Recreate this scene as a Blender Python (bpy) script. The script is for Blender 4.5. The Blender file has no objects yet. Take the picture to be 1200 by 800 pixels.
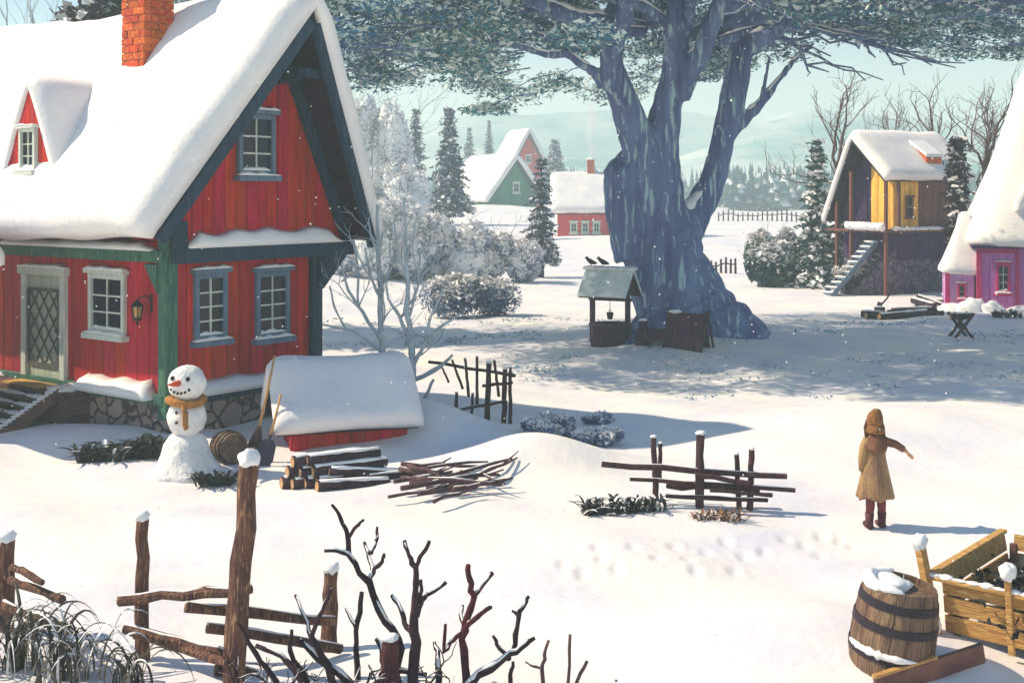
import bpy, math, random
import numpy as np
from mathutils import Vector, Matrix, noise as mnoise
R = math.radians
rnd = random.Random(7)
scene = bpy.context.scene
COL = scene.collection

# ---------------------------------------------------------------- camera
FPX, HOR, CAMH = 1400.0, 228.0, 4.2          # focal length / horizon row in pixels of the 1200x800 photograph
cam_d = bpy.data.cameras.new('camera'); cam = bpy.data.objects.new('camera', cam_d); COL.objects.link(cam)
cam.location = (0, 0, CAMH); cam.rotation_euler = (R(90), 0, 0)
cam_d.sensor_width = 36; cam_d.lens = 36*FPX/1200; cam_d.shift_y = -(400-HOR)/1200
cam_d.clip_start = 0.1; cam_d.clip_end = 6000
scene.camera = cam

# ---------------------------------------------------------------- light
SUN_EL, SUN_DIR = R(45), Vector((-0.99, 0.13, 0))
SUN_AZ = math.atan2(SUN_DIR.x, SUN_DIR.y)
world = bpy.data.worlds.new('World'); scene.world = world; world.use_nodes = True
nt = world.node_tree; nt.nodes.clear()
wo = nt.nodes.new('ShaderNodeOutputWorld'); bg = nt.nodes.new('ShaderNodeBackground')
sky = nt.nodes.new('ShaderNodeTexSky'); sky.sky_type = 'NISHITA'; sky.sun_disc = False
sky.sun_elevation = SUN_EL; sky.sun_rotation = SUN_AZ % (2*math.pi); sky.air_density = 1.2; sky.dust_density = 0.0; sky.ozone_density = 6.0
bg.inputs['Strength'].default_value = 0.095
tc = nt.nodes.new('ShaderNodeTexCoord'); mp = nt.nodes.new('ShaderNodeMapping'); mp.inputs['Scale'].default_value = (1.6, 1.6, 5.0)
nz = nt.nodes.new('ShaderNodeTexNoise'); nz.inputs['Scale'].default_value = 2.2; nz.inputs['Detail'].default_value = 7; nz.inputs['Roughness'].default_value = 0.55
rp = nt.nodes.new('ShaderNodeValToRGB'); rp.color_ramp.elements[0].position = 0.55; rp.color_ramp.elements[1].position = 0.78
mx = nt.nodes.new('ShaderNodeMix'); mx.data_type = 'RGBA'; mx.inputs[7].default_value = (2.8, 5.0, 8.2, 1)
nt.links.new(tc.outputs['Generated'], mp.inputs['Vector']); nt.links.new(mp.outputs[0], nz.inputs['Vector'])
nt.links.new(nz.outputs['Fac'], rp.inputs[0]); nt.links.new(rp.outputs[0], mx.inputs[0])
sx = nt.nodes.new('ShaderNodeSeparateXYZ'); nt.links.new(tc.outputs['Generated'], sx.inputs[0])
hr = nt.nodes.new('ShaderNodeMapRange'); hr.interpolation_type = 'SMOOTHSTEP'; hr.inputs[1].default_value = 0.17; hr.inputs[2].default_value = 0.02; hr.inputs[3].default_value = 0; hr.inputs[4].default_value = 0.92
mh = nt.nodes.new('ShaderNodeMix'); mh.data_type = 'RGBA'; mh.inputs[7].default_value = (11.6, 11.9, 8.9, 1)     # bright thin cloud low over the hills
nt.links.new(sx.outputs[2], hr.inputs[0]); nt.links.new(hr.outputs[0], mh.inputs[0])
nt.links.new(sky.outputs[0], mx.inputs[6]); nt.links.new(mx.outputs[2], mh.inputs[6]); nt.links.new(mh.outputs[2], bg.inputs[0]); nt.links.new(bg.outputs[0], wo.inputs[0])

sun_d = bpy.data.lights.new('sun', 'SUN'); sun_d.energy = 5.0; sun_d.angle = R(0.6); sun_d.color = (1.0, 0.85, 0.62)
sun = bpy.data.objects.new('sun', sun_d); COL.objects.link(sun)
sv = Vector((SUN_DIR.x*math.cos(SUN_EL), SUN_DIR.y*math.cos(SUN_EL), math.sin(SUN_EL)))
sun.rotation_euler = sv.to_track_quat('Z', 'Y').to_euler(); sun.location = sv*50
vs = scene.view_settings
vs.view_transform = 'Standard'; vs.look = 'None'; vs.gamma = 1; vs.use_curve_mapping = False
vs.exposure = 0.36
scene.cycles.volume_bounces = 1
scene.cycles.max_bounces = 6

# ---------------------------------------------------------------- terrain function
def gauss(x, y, cx, cy, sx, sy, h): return h*np.exp(-((x-cx)/sx)**2-((y-cy)/sy)**2)
def ss(v, a, b):
    t = np.clip((v-a)/(b-a), 0, 1); return t*t*(3-2*t)
def gz(x, y):
    z = 0.05*np.sin(x*0.55+1.3)*np.cos(y*0.47+x*0.2)+0.03*np.sin(x*1.3-y*0.9)+0.015*np.sin(x*2.9+y*2.1)
    z = z*(1-0.6*ss(y, 30, 60))
    z = z+gauss(x, y, -1.7, 20.6, 1.5, 1.0, 0.72)+gauss(x, y, 0.45, 18.5, 1.3, 0.7, 0.52)+gauss(x, y, -3.2, 19.2, 1.0, .5, 0.1)
    z = z+gauss(x, y, 2.5, 11.2, 1.5, .9, 0.30)+gauss(x, y, 7.2, 21.0, 4.2, 2.2, 0.42)+gauss(x, y, 4.5, 12.6, 1.2, .6, .10)+gauss(x, y, 3.75, 10.5, .5, .2, .10)
    z = z+gauss(x, y, -7.2, 20.5, 1.6, .8, 0.22)+gauss(x, y, -4.5, 12.5, 2.5, .8, 0.12)
    z = z+gauss(x, y, 5.3, 34, 4.5, 3.5, 0.35)+gauss(x, y, -1.0, 14.6, 2.2, .7, .14)+gauss(x, y, 1.2, 13.2, 1.6, .45, .10)+gauss(x, y, -6.5, 15.5, 2.4, .6, .16)
    z = z+0.018*np.sin(y*5.1+1.7*np.sin(x*.8)+.6*np.sin(x*2.3))*ss(np.sin(x*.7+y*.3), -.2, .9)*(1-ss(y, 22, 40))
    # rising banks far away
    z = z+gauss(x, y, -14, 75, 9, 22, 2.2)+gauss(x, y, -2.5, 135, 14, 22, 2.3)+gauss(x, y, 7, 92, 9, 8, 0.75)
    z = z+ss(y, 60, 260)*2.2*(0.55+0.45*np.sin(x*0.03+1))+gauss(x, y, 40, 120, 22, 30, 1.2)
    z = z+ss(y, 60, 160)*0.22*np.sin(x*0.35+y*0.11)*np.sin(y*0.23)
    return z
FOOT = []
def g(x, y): return float(gz(np.float64(x), np.float64(y)))
def P(px, py, Y): return Vector(((px-600)/FPX*Y, Y, CAMH-(py-HOR)/FPX*Y))
def at(px, py):
    Y = FPX*CAMH/(py-HOR)
    for _ in range(30):
        z = g((px-600)/FPX*Y, Y); Y = 0.5*Y+0.5*FPX*(CAMH-z)/(py-HOR)
    return Vector(((px-600)/FPX*Y, Y, g((px-600)/FPX*Y, Y)))

# ---------------------------------------------------------------- materials
def lin(c):
    return tuple((v/255/12.92 if v/255 <= 0.04045 else ((v/255+0.055)/1.055)**2.4) for v in c)
MATS = {}
def mat(name, rgb, rough=0.8, rgb2=None, scale=4.0, stretch=(1, 1, 1), bump=0.0, bscale=None, island=0.0, hard=False, detail=6, rgb3=None, subs=0, spec=0.3, alpha=None):
    """base colour drifts between rgb and rgb2 by noise (and rgb3 in patches); island = per-piece value change"""
    m = bpy.data.materials.new(name); m.use_nodes = True; n = m.node_tree.nodes; l = m.node_tree.links
    b = n['Principled BSDF']; b.inputs['Roughness'].default_value = rough; b.inputs['Specular IOR Level'].default_value = spec
    t = n.new('ShaderNodeTexCoord'); mp = n.new('ShaderNodeMapping'); mp.inputs['Scale'].default_value = stretch
    l.new(t.outputs['Object'], mp.inputs[0])
    nz = n.new('ShaderNodeTexNoise'); nz.inputs['Scale'].default_value = scale; nz.inputs['Detail'].default_value = detail; nz.inputs['Roughness'].default_value = .62
    l.new(mp.outputs[0], nz.inputs['Vector'])
    cr = n.new('ShaderNodeValToRGB'); e = cr.color_ramp.elements
    c1 = lin(rgb); c2 = lin(rgb2) if rgb2 else tuple(v*0.72 for v in c1)
    e[0].position = 0.47 if hard else 0.33; e[1].position = 0.53 if hard else 0.67
    e[0].color = c2+(1,); e[1].color = c1+(1,)
    l.new(nz.outputs['Fac'], cr.inputs[0]); out = cr.outputs[0]
    if rgb3:
        n3 = n.new('ShaderNodeTexNoise'); n3.inputs['Scale'].default_value = scale*2.7; n3.inputs['Detail'].default_value = 5; l.new(mp.outputs[0], n3.inputs['Vector'])
        r3 = n.new('ShaderNodeValToRGB'); r3.color_ramp.elements[0].position = 0.56; r3.color_ramp.elements[1].position = 0.66; l.new(n3.outputs['Fac'], r3.inputs[0])
        m3 = n.new('ShaderNodeMix'); m3.data_type = 'RGBA'; m3.inputs[7].default_value = lin(rgb3)+(1,)
        l.new(r3.outputs[0], m3.inputs[0]); l.new(out, m3.inputs[6]); out = m3.outputs[2]
    if island:
        gm = n.new('ShaderNodeNewGeometry'); mr = n.new('ShaderNodeMapRange'); mr.inputs[3].default_value = 1-island; mr.inputs[4].default_value = 1+island
        l.new(gm.outputs['Random Per Island'], mr.inputs[0])
        hs = n.new('ShaderNodeHueSaturation'); l.new(mr.outputs[0], hs.inputs['Value']); l.new(out, hs.inputs['Color'])
        mh = n.new('ShaderNodeMapRange'); mh.inputs[3].default_value = 0.5-island*0.05; mh.inputs[4].default_value = 0.5+island*0.05
        mm = n.new('ShaderNodeMath'); mm.operation = 'FRACT'; ml = n.new('ShaderNodeMath'); ml.operation = 'MULTIPLY'; ml.inputs[1].default_value = 7.3
        l.new(gm.outputs['Random Per Island'], ml.inputs[0]); l.new(ml.outputs[0], mm.inputs[0]); l.new(mm.outputs[0], mh.inputs[0]); l.new(mh.outputs[0], hs.inputs['Hue'])
        out = hs.outputs[0]
    l.new(out, b.inputs['Base Color'])
    if bump:
        nb = n.new('ShaderNodeTexNoise'); nb.inputs['Scale'].default_value = bscale or scale*3; nb.inputs['Detail'].default_value = 6; l.new(mp.outputs[0], nb.inputs['Vector'])
        bp = n.new('ShaderNodeBump'); bp.inputs['Strength'].default_value = bump; bp.inputs['Distance'].default_value = 0.05
        l.new(nb.outputs['Fac'], bp.inputs['Height']); l.new(bp.outputs[0], b.inputs['Normal'])
    MATS[name] = m; return m
V = (6, 6, .6)     # grain running up
snow = mat('snow', (242, 239, 236), .7, (230, 230, 234), 1.5, bump=.25, bscale=14)
snow_ground = mat('snow_ground', (240, 233, 224), .75, (212, 210, 224), .45, bump=.35, bscale=5, detail=9)  # tan and lilac patches: shading of the snow put into its colour
snow_roof = mat('snow_roof', (242, 236, 230), .7, (224, 220, 226), .9, bump=.3, bscale=9)
red = mat('red_boards', (200, 14, 14), .8, (148, 4, 18), 1.6, V, bump=.5, bscale=5, island=.2, rgb3=(176, 44, 36))
red_far = mat('red_far', (214, 44, 46), .8, (178, 28, 50), 1.2, island=.1)
green_timber = mat('green_timber', (74, 116, 92), .75, (42, 84, 82), 2.5, V, bump=.4, rgb3=(96, 140, 104))
blue_timber = mat('blue_timber', (44, 68, 86), .8, (26, 38, 62), 2.5, V, bump=.4)
soffit = mat('soffit_boards', (44, 22, 44), .85, (26, 14, 34), 2, bump=.4, island=.25)
trim = mat('white_trim', (222, 222, 208), .7, (176, 190, 184), 3, V, bump=.3)
trim_blue = mat('grey_blue_trim', (110, 130, 150), .75, (80, 100, 124), 3, V, bump=.3)
glass = mat('dark_glass', (34, 24, 52), .25, (18, 12, 34), 3, spec=.3)
door_m = mat('door_paint', (196, 200, 180), .75, (160, 172, 158), 4, V, bump=.3)
lattice_m = mat('lattice_wood', (112, 104, 98), .8, (60, 58, 66), 5)
brick = mat('brick', (214, 92, 40), .85, (176, 58, 26), 5, bump=.5, island=.22, rgb3=(228, 120, 60))
mortar = mat('mortar', (190, 150, 120), .9, (150, 110, 90), 5)
iron = mat('black_iron', (34, 30, 36), .5, (22, 20, 26), 5)
lamp_glass = mat('lantern_glass', (206, 166, 96), .3, (180, 130, 70), 5)
porch_wood = mat('porch_wood', (116, 84, 66), .85, (72, 52, 58), 3, (1, 1, 5), bump=.5, island=.2)
mat_straw = mat('doormat', (200, 160, 90), .9, (170, 126, 70), 8)
wood_warm = mat('fence_wood', (120, 82, 62), .85, (58, 34, 44), 3.5, (5, 5, .8), bump=.7, bscale=6, rgb3=(158, 122, 92))
wood_dark = mat('dark_fence_wood', (86, 54, 52), .85, (48, 26, 40), 4, (4, 4, 1), bump=.6)
bark_dark = mat('dark_bark', (62, 38, 46), .9, (32, 18, 34), 6, bump=.6)
bark_red = mat('reddish_bark', (92, 36, 40), .9, (52, 20, 34), 6, bump=.6)
bark_pale = mat('frosted_bark', (186, 196, 200), .9, (150, 164, 178), 4, bump=.4)
bark_brown = mat('brown_bark', (112, 84, 78), .9, (80, 58, 64), 4, bump=.4)
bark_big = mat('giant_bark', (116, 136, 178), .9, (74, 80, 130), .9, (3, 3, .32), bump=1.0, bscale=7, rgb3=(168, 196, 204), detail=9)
log_end = mat('log_end', (196, 156, 112), .85, (158, 112, 80), 9)
stick_m = mat('stick_bark', (98, 70, 70), .9, (52, 34, 46), 5, bump=.3, island=.3)
leaf_big = mat('giant_leaves', (92, 152, 152), .8, (54, 92, 136), .3, island=.3)
leaf_frost = mat('frosted_leaves', (232, 240, 234), .8, (206, 224, 222), .3, island=.1)
needle = mat('needles', (44, 62, 66), .85, (34, 46, 64), .8, island=.35)
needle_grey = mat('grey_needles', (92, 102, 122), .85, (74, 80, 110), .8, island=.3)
needle_dark = mat('dark_needles', (44, 18, 44), .85, (28, 16, 36), .8, island=.3)
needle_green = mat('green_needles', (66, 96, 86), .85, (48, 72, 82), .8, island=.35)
shrub_dark = mat('evergreen_leaves', (50, 56, 46), .8, (36, 38, 44), 3, island=.4)
shrub_blue = mat('frosty_twigs', (122, 142, 172), .85, (98, 116, 156), 2, island=.25)
grass_m = mat('dry_grass', (92, 86, 66), .8, (50, 48, 52), 3, island=.4)
grass_tan = mat('tan_grass', (150, 110, 76), .85, (96, 62, 52), 3, island=.4)
carrot = mat('carrot', (226, 90, 40), .6)
coal = mat('coal', (34, 28, 32), .8)
scarf_m = mat('scarf_wool', (196, 138, 62), .9, (150, 92, 52), 14, bump=.6)
snowman_m = mat('packed_snow', (242, 238, 232), .75, (214, 212, 216), 4, bump=1.0, bscale=9)
barrel_m = mat('barrel_staves', (136, 110, 84), .8, (92, 70, 64), 3, (4, 4, .8), bump=.6, island=.16)
hoop_m = mat('barrel_hoop', (44, 34, 46), .5, (30, 22, 34), 6)
crate_y = mat('yellow_planks', (206, 164, 92), .8, (168, 122, 74), 2.5, (1, 5, 5), bump=.5, island=.14, rgb3=(222, 188, 110))
crate_dark = mat('inner_planks', (128, 90, 78), .85, (88, 58, 62), 3, bump=.4)
tool_wood = mat('tool_handle', (206, 160, 96), .7, (170, 118, 74), 5)
steel = mat('dark_steel', (74, 62, 82), .45, (54, 44, 66), 5)
coat_m = mat('coat_wool', (184, 148, 100), .9, (130, 98, 78), 2.2, (1.5, 1.5, .7), bump=.5, bscale=30, detail=3)
hood_m = mat('hood_wool', (150, 104, 56), .9, (88, 54, 42), 4, bump=.5, bscale=30, detail=3)
cape_m = mat('cape_wool', (132, 92, 66), .9, (98, 64, 54), 9, bump=.5, bscale=30)
sock_m = mat('wool_stocking', (128, 58, 60), .9, (96, 40, 52), 9, bump=.3)
boot_m = mat('boot_leather', (92, 40, 48), .6, (64, 28, 40), 8)
skin_m = mat('skin', (214, 160, 130), .6, (200, 140, 116), 8)
hair_m = mat('brown_hair', (92, 56, 40), .8, (66, 38, 32), 12)
ochre = mat('ochre_boards', (240, 190, 84), .8, (210, 146, 56), 2, V, bump=.4, island=.2, rgb3=(240, 196, 100))
plank_brown = mat('brown_boards', (124, 80, 62), .85, (88, 54, 54), 2, V, bump=.4, island=.2)
plank_violet = mat('violet_boards', (66, 42, 84), .85, (46, 28, 68), 2, V, bump=.4, island=.2)
green_boards = mat('green_boards', (34, 132, 92), .8, (22, 100, 80), 1.2, V, island=.15, rgb3=(70, 134, 104))
green_light = mat('light_green_boards', (120, 192, 140), .8, (90, 166, 128), 1.2, V, island=.15)
pink_boards = mat('pink_boards', (200, 120, 190), .8, (178, 96, 176), 2, V, bump=.3, island=.16, rgb3=(206, 70, 150))
pink_trim = mat('magenta_trim', (204, 44, 110), .75, (170, 30, 100), 3)
lilac = mat('lilac_boards', (206, 156, 204), .8, (186, 130, 190), 2, V, island=.12)
terracotta = mat('terracotta', (204, 104, 60), .85, (180, 80, 50), 4)
wellroof_m = mat('mossy_roof', (120, 140, 136), .85, (84, 108, 110), 2, bump=.4)
well_wood = mat('well_wood', (76, 44, 64), .85, (48, 28, 52), 3, bump=.4, island=.2)
bird_m = mat('bird_feathers', (28, 26, 34), .6)

def stone_mat(name, c1, c2, edge, sc):
    m = bpy.data.materials.new(name); m.use_nodes = True; n = m.node_tree.nodes; l = m.node_tree.links; b = n['Principled BSDF']; b.inputs['Roughness'].default_value = .9
    t = n.new('ShaderNodeTexCoord'); nz = n.new('ShaderNodeTexNoise'); nz.inputs['Scale'].default_value = sc*1.2
    mpp = n.new('ShaderNodeMix'); mpp.data_type = 'RGBA'; mpp.blend_type = 'LINEAR_LIGHT'; mpp.inputs[0].default_value = .12
    l.new(t.outputs['Object'], nz.inputs[0]); l.new(t.outputs['Object'], mpp.inputs[6]); l.new(nz.outputs['Color'], mpp.inputs[7])
    v = n.new('ShaderNodeTexVoronoi'); v.feature = 'DISTANCE_TO_EDGE'; v.inputs['Scale'].default_value = sc; l.new(mpp.outputs[2], v.inputs['Vector'])
    v2 = n.new('ShaderNodeTexVoronoi'); v2.inputs['Scale'].default_value = sc; l.new(mpp.outputs[2], v2.inputs['Vector'])
    cr = n.new('ShaderNodeValToRGB'); cr.color_ramp.elements[0].position = .03; cr.color_ramp.elements[1].position = .09; l.new(v.outputs['Distance'], cr.inputs[0])
    c = n.new('ShaderNodeMix'); c.data_type = 'RGBA'; c.inputs[6].default_value = lin(c1)+(1,); c.inputs[7].default_value = lin(c2)+(1,); l.new(v2.outputs['Color'], c.inputs[0])
    e = n.new('ShaderNodeMix'); e.data_type = 'RGBA'; e.inputs[6].default_value = lin(edge)+(1,); l.new(c.outputs[2], e.inputs[7]); l.new(cr.outputs[0], e.inputs[0])
    l.new(e.outputs[2], b.inputs['Base Color'])
    bp = n.new('ShaderNodeBump'); bp.inputs['Strength'].default_value = .8; bp.inputs['Distance'].default_value = .06; l.new(cr.outputs[0], bp.inputs['Height']); l.new(bp.outputs[0], b.inputs['Normal'])
    return m
stone = stone_mat('field_stone', (170, 150, 132), (128, 110, 110), (66, 48, 56), 3.0)
stone_dark = stone_mat('dark_stone', (112, 102, 118), (88, 78, 102), (58, 48, 70), 3.4)

# ---------------------------------------------------------------- mesh helpers
class MB:
    def __init__(s): s.v = []; s.f = []; s.m = []
    def add(s, vs, fs, mi=0):
        o = len(s.v); s.v.extend([tuple(v) for v in vs]); s.f.extend([tuple(i+o for i in f) for f in fs]); s.m.extend([mi]*len(fs)); return s
    def hexa(s, c, mi=0):    # c: 8 corners, bottom ring then top ring
        return s.add(c, [(3, 2, 1, 0), (4, 5, 6, 7), (0, 1, 5, 4), (1, 2, 6, 5), (2, 3, 7, 6), (3, 0, 4, 7)], mi)
    def box(s, x0, x1, y0, y1, z0, z1, mi=0, j=0):
        q = lambda: rnd.uniform(-j, j) if j else 0
        return s.hexa([(x+q(), y+q(), z+q()) for z in (z0, z1) for x, y in ((x0, y0), (x1, y0), (x1, y1), (x0, y1))], mi)
    def bar(s, a, b, w, h, up=(0, 0, 1), mi=0, w2=None, h2=None):
        a = Vector(a); b = Vector(b); d = (b-a).normalized(); u = Vector(up)
        if abs(d.dot(u)) > .98: u = Vector((0, 1, 0))
        sx = d.cross(u).normalized(); sz = sx.cross(d).normalized(); w2 = w2 or w; h2 = h2 or h
        r = lambda p, W, Hh: [p+sx*i*W/2+sz*k*Hh/2 for i, k in ((-1, -1), (1, -1), (1, 1), (-1, 1))]
        return s.hexa(r(a, w, h)+r(b, w2, h2), mi)
    def tube(s, pts, rads, n=8, wob=0.0, mi=0, flat=1.0, seed=0):
        pts = [Vector(p) for p in pts]
        if not hasattr(rads, '__len__'): rads = [rads]*len(pts)
        up = Vector((0.13, 0.31, 0.94)); vs = []; fs = []; pr = None
        for i, p in enumerate(pts):
            d = (pts[min(i+1, len(pts)-1)]-pts[max(i-1, 0)]).normalized()
            if pr is None:
                a = d.cross(up); a = a.normalized() if a.length > .1 else d.cross(Vector((1, 0, 0))).normalized()
            else:
                a = (pr-d*pr.dot(d)).normalized()
            pr = a; b = d.cross(a)
            for k in range(n):
                t = 2*math.pi*k/n; r = rads[i]
                if wob: r *= 1+wob*mnoise.noise(Vector((math.cos(t)*1.3+seed, math.sin(t)*1.3, i*.7+seed)))
                vs.append(p+(a*math.cos(t)+b*math.sin(t)*flat)*r)
        for i in range(len(pts)-1):
            for k in range(n):
                fs.append((i*n+k, i*n+(k+1) % n, (i+1)*n+(k+1) % n, (i+1)*n+k))
        fs.append(tuple(range(n))[::-1]); fs.append(tuple((len(pts)-1)*n+k for k in range(n)))
        return s.add(vs, fs, mi)
    def ball(s, c, r, nu=16, nv=10, wob=0.0, mi=0, seed=0, cut=None):
        if not hasattr(r, '__len__'): r = (r, r, r)
        c = Vector(c); vs = [c+Vector((0, 0, -r[2]))]; fs = []
        for i in range(1, nv):
            th = math.pi*i/nv
            for k in range(nu):
                ph = 2*math.pi*k/nu; d = Vector((math.sin(th)*math.cos(ph), math.sin(th)*math.sin(ph), -math.cos(th)))
                q = 1+wob*mnoise.noise(d*1.8+Vector((seed, seed*.7, 0)))
                vs.append(c+Vector((d.x*r[0]*q, d.y*r[1]*q, d.z*r[2]*q)))
        vs.append(c+Vector((0, 0, r[2]))); L = len(vs)-1
        for k in range(nu):
            fs.append((0, 1+(k+1) % nu, 1+k)); fs.append((L, L-nu+k, L-nu+(k+1) % nu))
        for i in range(nv-2):
            for k in range(nu):
                a = 1+i*nu; fs.append((a+k, a+(k+1) % nu, a+nu+(k+1) % nu, a+nu+k))
        return s.add(vs, fs, mi)
    def lathe(s, prof, n=24, c=(0, 0, 0), M=None, mi=0, wob=0, seed=0):
        vs = []; fs = []
        for i, (r, z) in enumerate(prof):
            for k in range(n):
                t = 2*math.pi*k/n; q = 1+(wob*mnoise.noise(Vector((math.cos(t)*2, math.sin(t)*2, i*.5+seed))) if wob else 0)
                p = Vector((r*q*math.cos(t), r*q*math.sin(t), z)); vs.append((M @ p if M else p)+Vector(c))
        for i in range(len(prof)-1):
            for k in range(n): fs.append((i*n+k, i*n+(k+1) % n, (i+1)*n+(k+1) % n, (i+1)*n+k))
        fs.append(tuple(range(n))[::-1]); fs.append(tuple((len(prof)-1)*n+k for k in range(n)))
        return s.add(vs, fs, mi)
    def prism(s, poly, f0, f1, mi=0):    # poly of 2-D points, f0/f1 map (a,b)->3-D for the two ends
        n = len(poly); vs = [f0(*p) for p in poly]+[f1(*p) for p in poly]
        fs = [tuple(range(n))[::-1], tuple(range(n, 2*n))]+[(k, (k+1) % n, n+(k+1) % n, n+k) for k in range(n)]
        return s.add(vs, fs, mi)
    def cards(s, C, size, asp=.45, mi=0, tilt=None, rs=None):
        """leaf sized quads at the points C (n,3)"""
        n = len(C)
        if n == 0: return s
        a = rs.normal(size=(n, 3)); 
        if tilt is not None: a[:, 2] *= tilt
        a /= np.linalg.norm(a, axis=1)[:, None]
        b = np.cross(a, rs.normal(size=(n, 3))); b /= np.linalg.norm(b, axis=1)[:, None]+1e-9
        sz = (size*(0.6+0.8*rs.random(n)))[:, None]
        q = np.stack([C-a*sz, C+b*sz*asp, C+a*sz, C-b*sz*asp], 1).reshape(-1, 3)
        o = len(s.v); s.v.extend(map(tuple, q.tolist())); s.f.extend([(o+4*i, o+4*i+1, o+4*i+2, o+4*i+3) for i in range(n)]); s.m.extend([mi]*n)
        return s
    def mesh(s, name, mats, smooth=False):
        me = bpy.data.meshes.new(name); me.from_pydata([tuple(v) for v in s.v], [], s.f); 
        for m in (mats if isinstance(mats, (list, tuple)) else [mats]): me.materials.append(m)
        me.polygons.foreach_set('material_index', s.m)
        if smooth: me.polygons.foreach_set('use_smooth', [True]*len(s.f))
        me.update(); return me
    def build(s, name, mats, parent=None, smooth=False, bevel=0.0, sub=0, remesh=0):
        o = bpy.data.objects.new(name, s.mesh(name, mats, smooth)); COL.objects.link(o)
        if parent is not None: o.parent = parent
        if bevel:
            b = o.modifiers.new('bevel', 'BEVEL'); b.width = bevel; b.segments = 2; b.limit_method = 'ANGLE'; b.angle_limit = R(40)
        if sub:
            b = o.modifiers.new('sub', 'SUBSURF'); b.levels = sub; b.render_levels = sub
        return o
def solidify_union(o, voxel, smooth_it=4, disp=None):
    m = o.modifiers.new('remesh', 'REMESH'); m.mode = 'VOXEL'; m.voxel_size = voxel
    if smooth_it:
        sm = o.modifiers.new('smooth', 'SMOOTH'); sm.iterations = smooth_it; sm.factor = .5
    dg = bpy.context.evaluated_depsgraph_get(); me = bpy.data.meshes.new_from_object(o.evaluated_get(dg))
    o.modifiers.clear(); o.data = me
    if disp:
        nn = [v.normal.copy() for v in me.vertices]
        for v, q in zip(me.vertices, nn): v.co += q*disp(v.co)
    me.polygons.foreach_set('use_smooth', [True]*len(me.polygons)); me.update()
def tag(o, label=None, cat=None, group=None, kind=None):
    if label: o['label'] = label
    if cat: o['category'] = cat
    if group: o['group'] = group
    if kind: o['kind'] = kind
    return o
def empty(name, loc, rz=0, label=None, cat=None, group=None):
    o = bpy.data.objects.new(name, None); COL.objects.link(o); o.location = loc; o.rotation_euler = (0, 0, rz); o.empty_display_size = .2
    return tag(o, label, cat, group)
def copy_tree(o, parent=None):
    c = o.copy(); COL.objects.link(c); c.parent = parent
    for ch in [k for k in bpy.data.objects if k.parent == o and k != c]: copy_tree(ch, c)
    return c

# ---------------------------------------------------------------- ground, hills
def build_ground():
    ys = list(np.linspace(-40, 5, 24)[:-1]); y = 5.0
    while y < 3000: ys.append(y); y *= 1.0075 if y < 60 else 1.02
    ys = np.array(ys); NU = 620
    u = np.linspace(-1, 1, NU); u = 0.55*u+0.45*u**3
    W = np.maximum(ys, 8)*1.25+8
    X = W[:, None]*u[None, :]; Y = np.repeat(ys[:, None], NU, 1)
    Z = gz(X, Y)
    for fx, fy, r, d in FOOT:
        Z = Z-d*np.exp(-(((X-fx)/r)**2+((Y-fy)/(r*1.5))**2)**2)+d*.25*np.exp(-((np.hypot(X-fx, Y-fy)-r*1.5)/(.4*r))**2)
    v = np.stack([X, Y, Z], -1).reshape(-1, 3)
    nr = len(ys); idx = np.arange(nr*NU).reshape(nr, NU)
    f = np.stack([idx[:-1, :-1], idx[:-1, 1:], idx[1:, 1:], idx[1:, :-1]], -1).reshape(-1, 4)
    me = bpy.data.meshes.new('ground'); me.vertices.add(len(v)); me.vertices.foreach_set('co', v.ravel())
    me.loops.add(f.size); me.loops.foreach_set('vertex_index', f.ravel().astype(np.int32)); me.polygons.add(len(f))
    me.polygons.foreach_set('loop_start', np.arange(0, f.size, 4, dtype=np.int32)); me.polygons.foreach_set('use_smooth', np.ones(len(f), bool))
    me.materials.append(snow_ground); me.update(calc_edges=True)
    o = bpy.data.objects.new('ground', me); COL.objects.link(o); o['kind'] = 'structure'
for px, py in [(683, 672), (705, 655), (722, 664), (742, 640), (770, 652), (790, 640), (806, 655), (828, 648), (850, 634), (872, 652), (895, 646), (920, 632), (943, 640), (960, 650), (985, 634), (815, 668), (860, 668), (962, 628), (1000, 640), (700, 640), (660, 660)]:
    p = at(px, py); FOOT.append((p.x, p.y, .075, .045))
build_ground()

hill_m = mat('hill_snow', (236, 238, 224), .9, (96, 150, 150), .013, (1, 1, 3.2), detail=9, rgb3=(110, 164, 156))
def hills(name, Y0, depth, base, amp, sx, seed, x0, x1, peaks, n=220, m=26):
    xs = np.linspace(x0, x1, n); mb = MB(); vs = []; fs = []
    for j in range(m):
        t = j/(m-1); yy = Y0+depth*t; prof = math.sin(math.pi*min(1, t*1.0))**.8
        for x in xs:
            h = base+amp*(mnoise.fractal(Vector((x*sx+seed, yy*sx*.8, seed)), 1, 2, 6)+.35)
            for pxx, w, ph in peaks: h += ph*math.exp(-((x-pxx)/w)**2)
            h = max(h, 0)*prof
            h += mnoise.fractal(Vector((x*sx*6, yy*sx*6, seed)), 1, 2, 4)*amp*.09
            vs.append((x, yy, h-2))
    for j in range(m-1):
        for i in range(n-1): a = j*n+i; fs.append((a, a+1, a+n+1, a+n))
    mb.add(vs, fs); o = mb.build(name, hill_m, None, smooth=True); tag(o, kind='structure'); return o
def Xp(px, Y): return (px-600)/FPX*Y
hills('hills', 310, 110, 7.5, 8, .011, 3.1, -420, 520, [(Xp(850, 360), 34, 8), (Xp(960, 360), 24, 6), (Xp(560, 360), 40, 6), (Xp(1150, 360), 36, 7)])
hills('hills', 430, 140, 18, 13, .009, 8.4, -560, 700, [(Xp(760, 500), 64, 10), (Xp(940, 500), 50, 12), (Xp(620, 500), 64, 6), (Xp(440, 500), 64, 9)])

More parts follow.
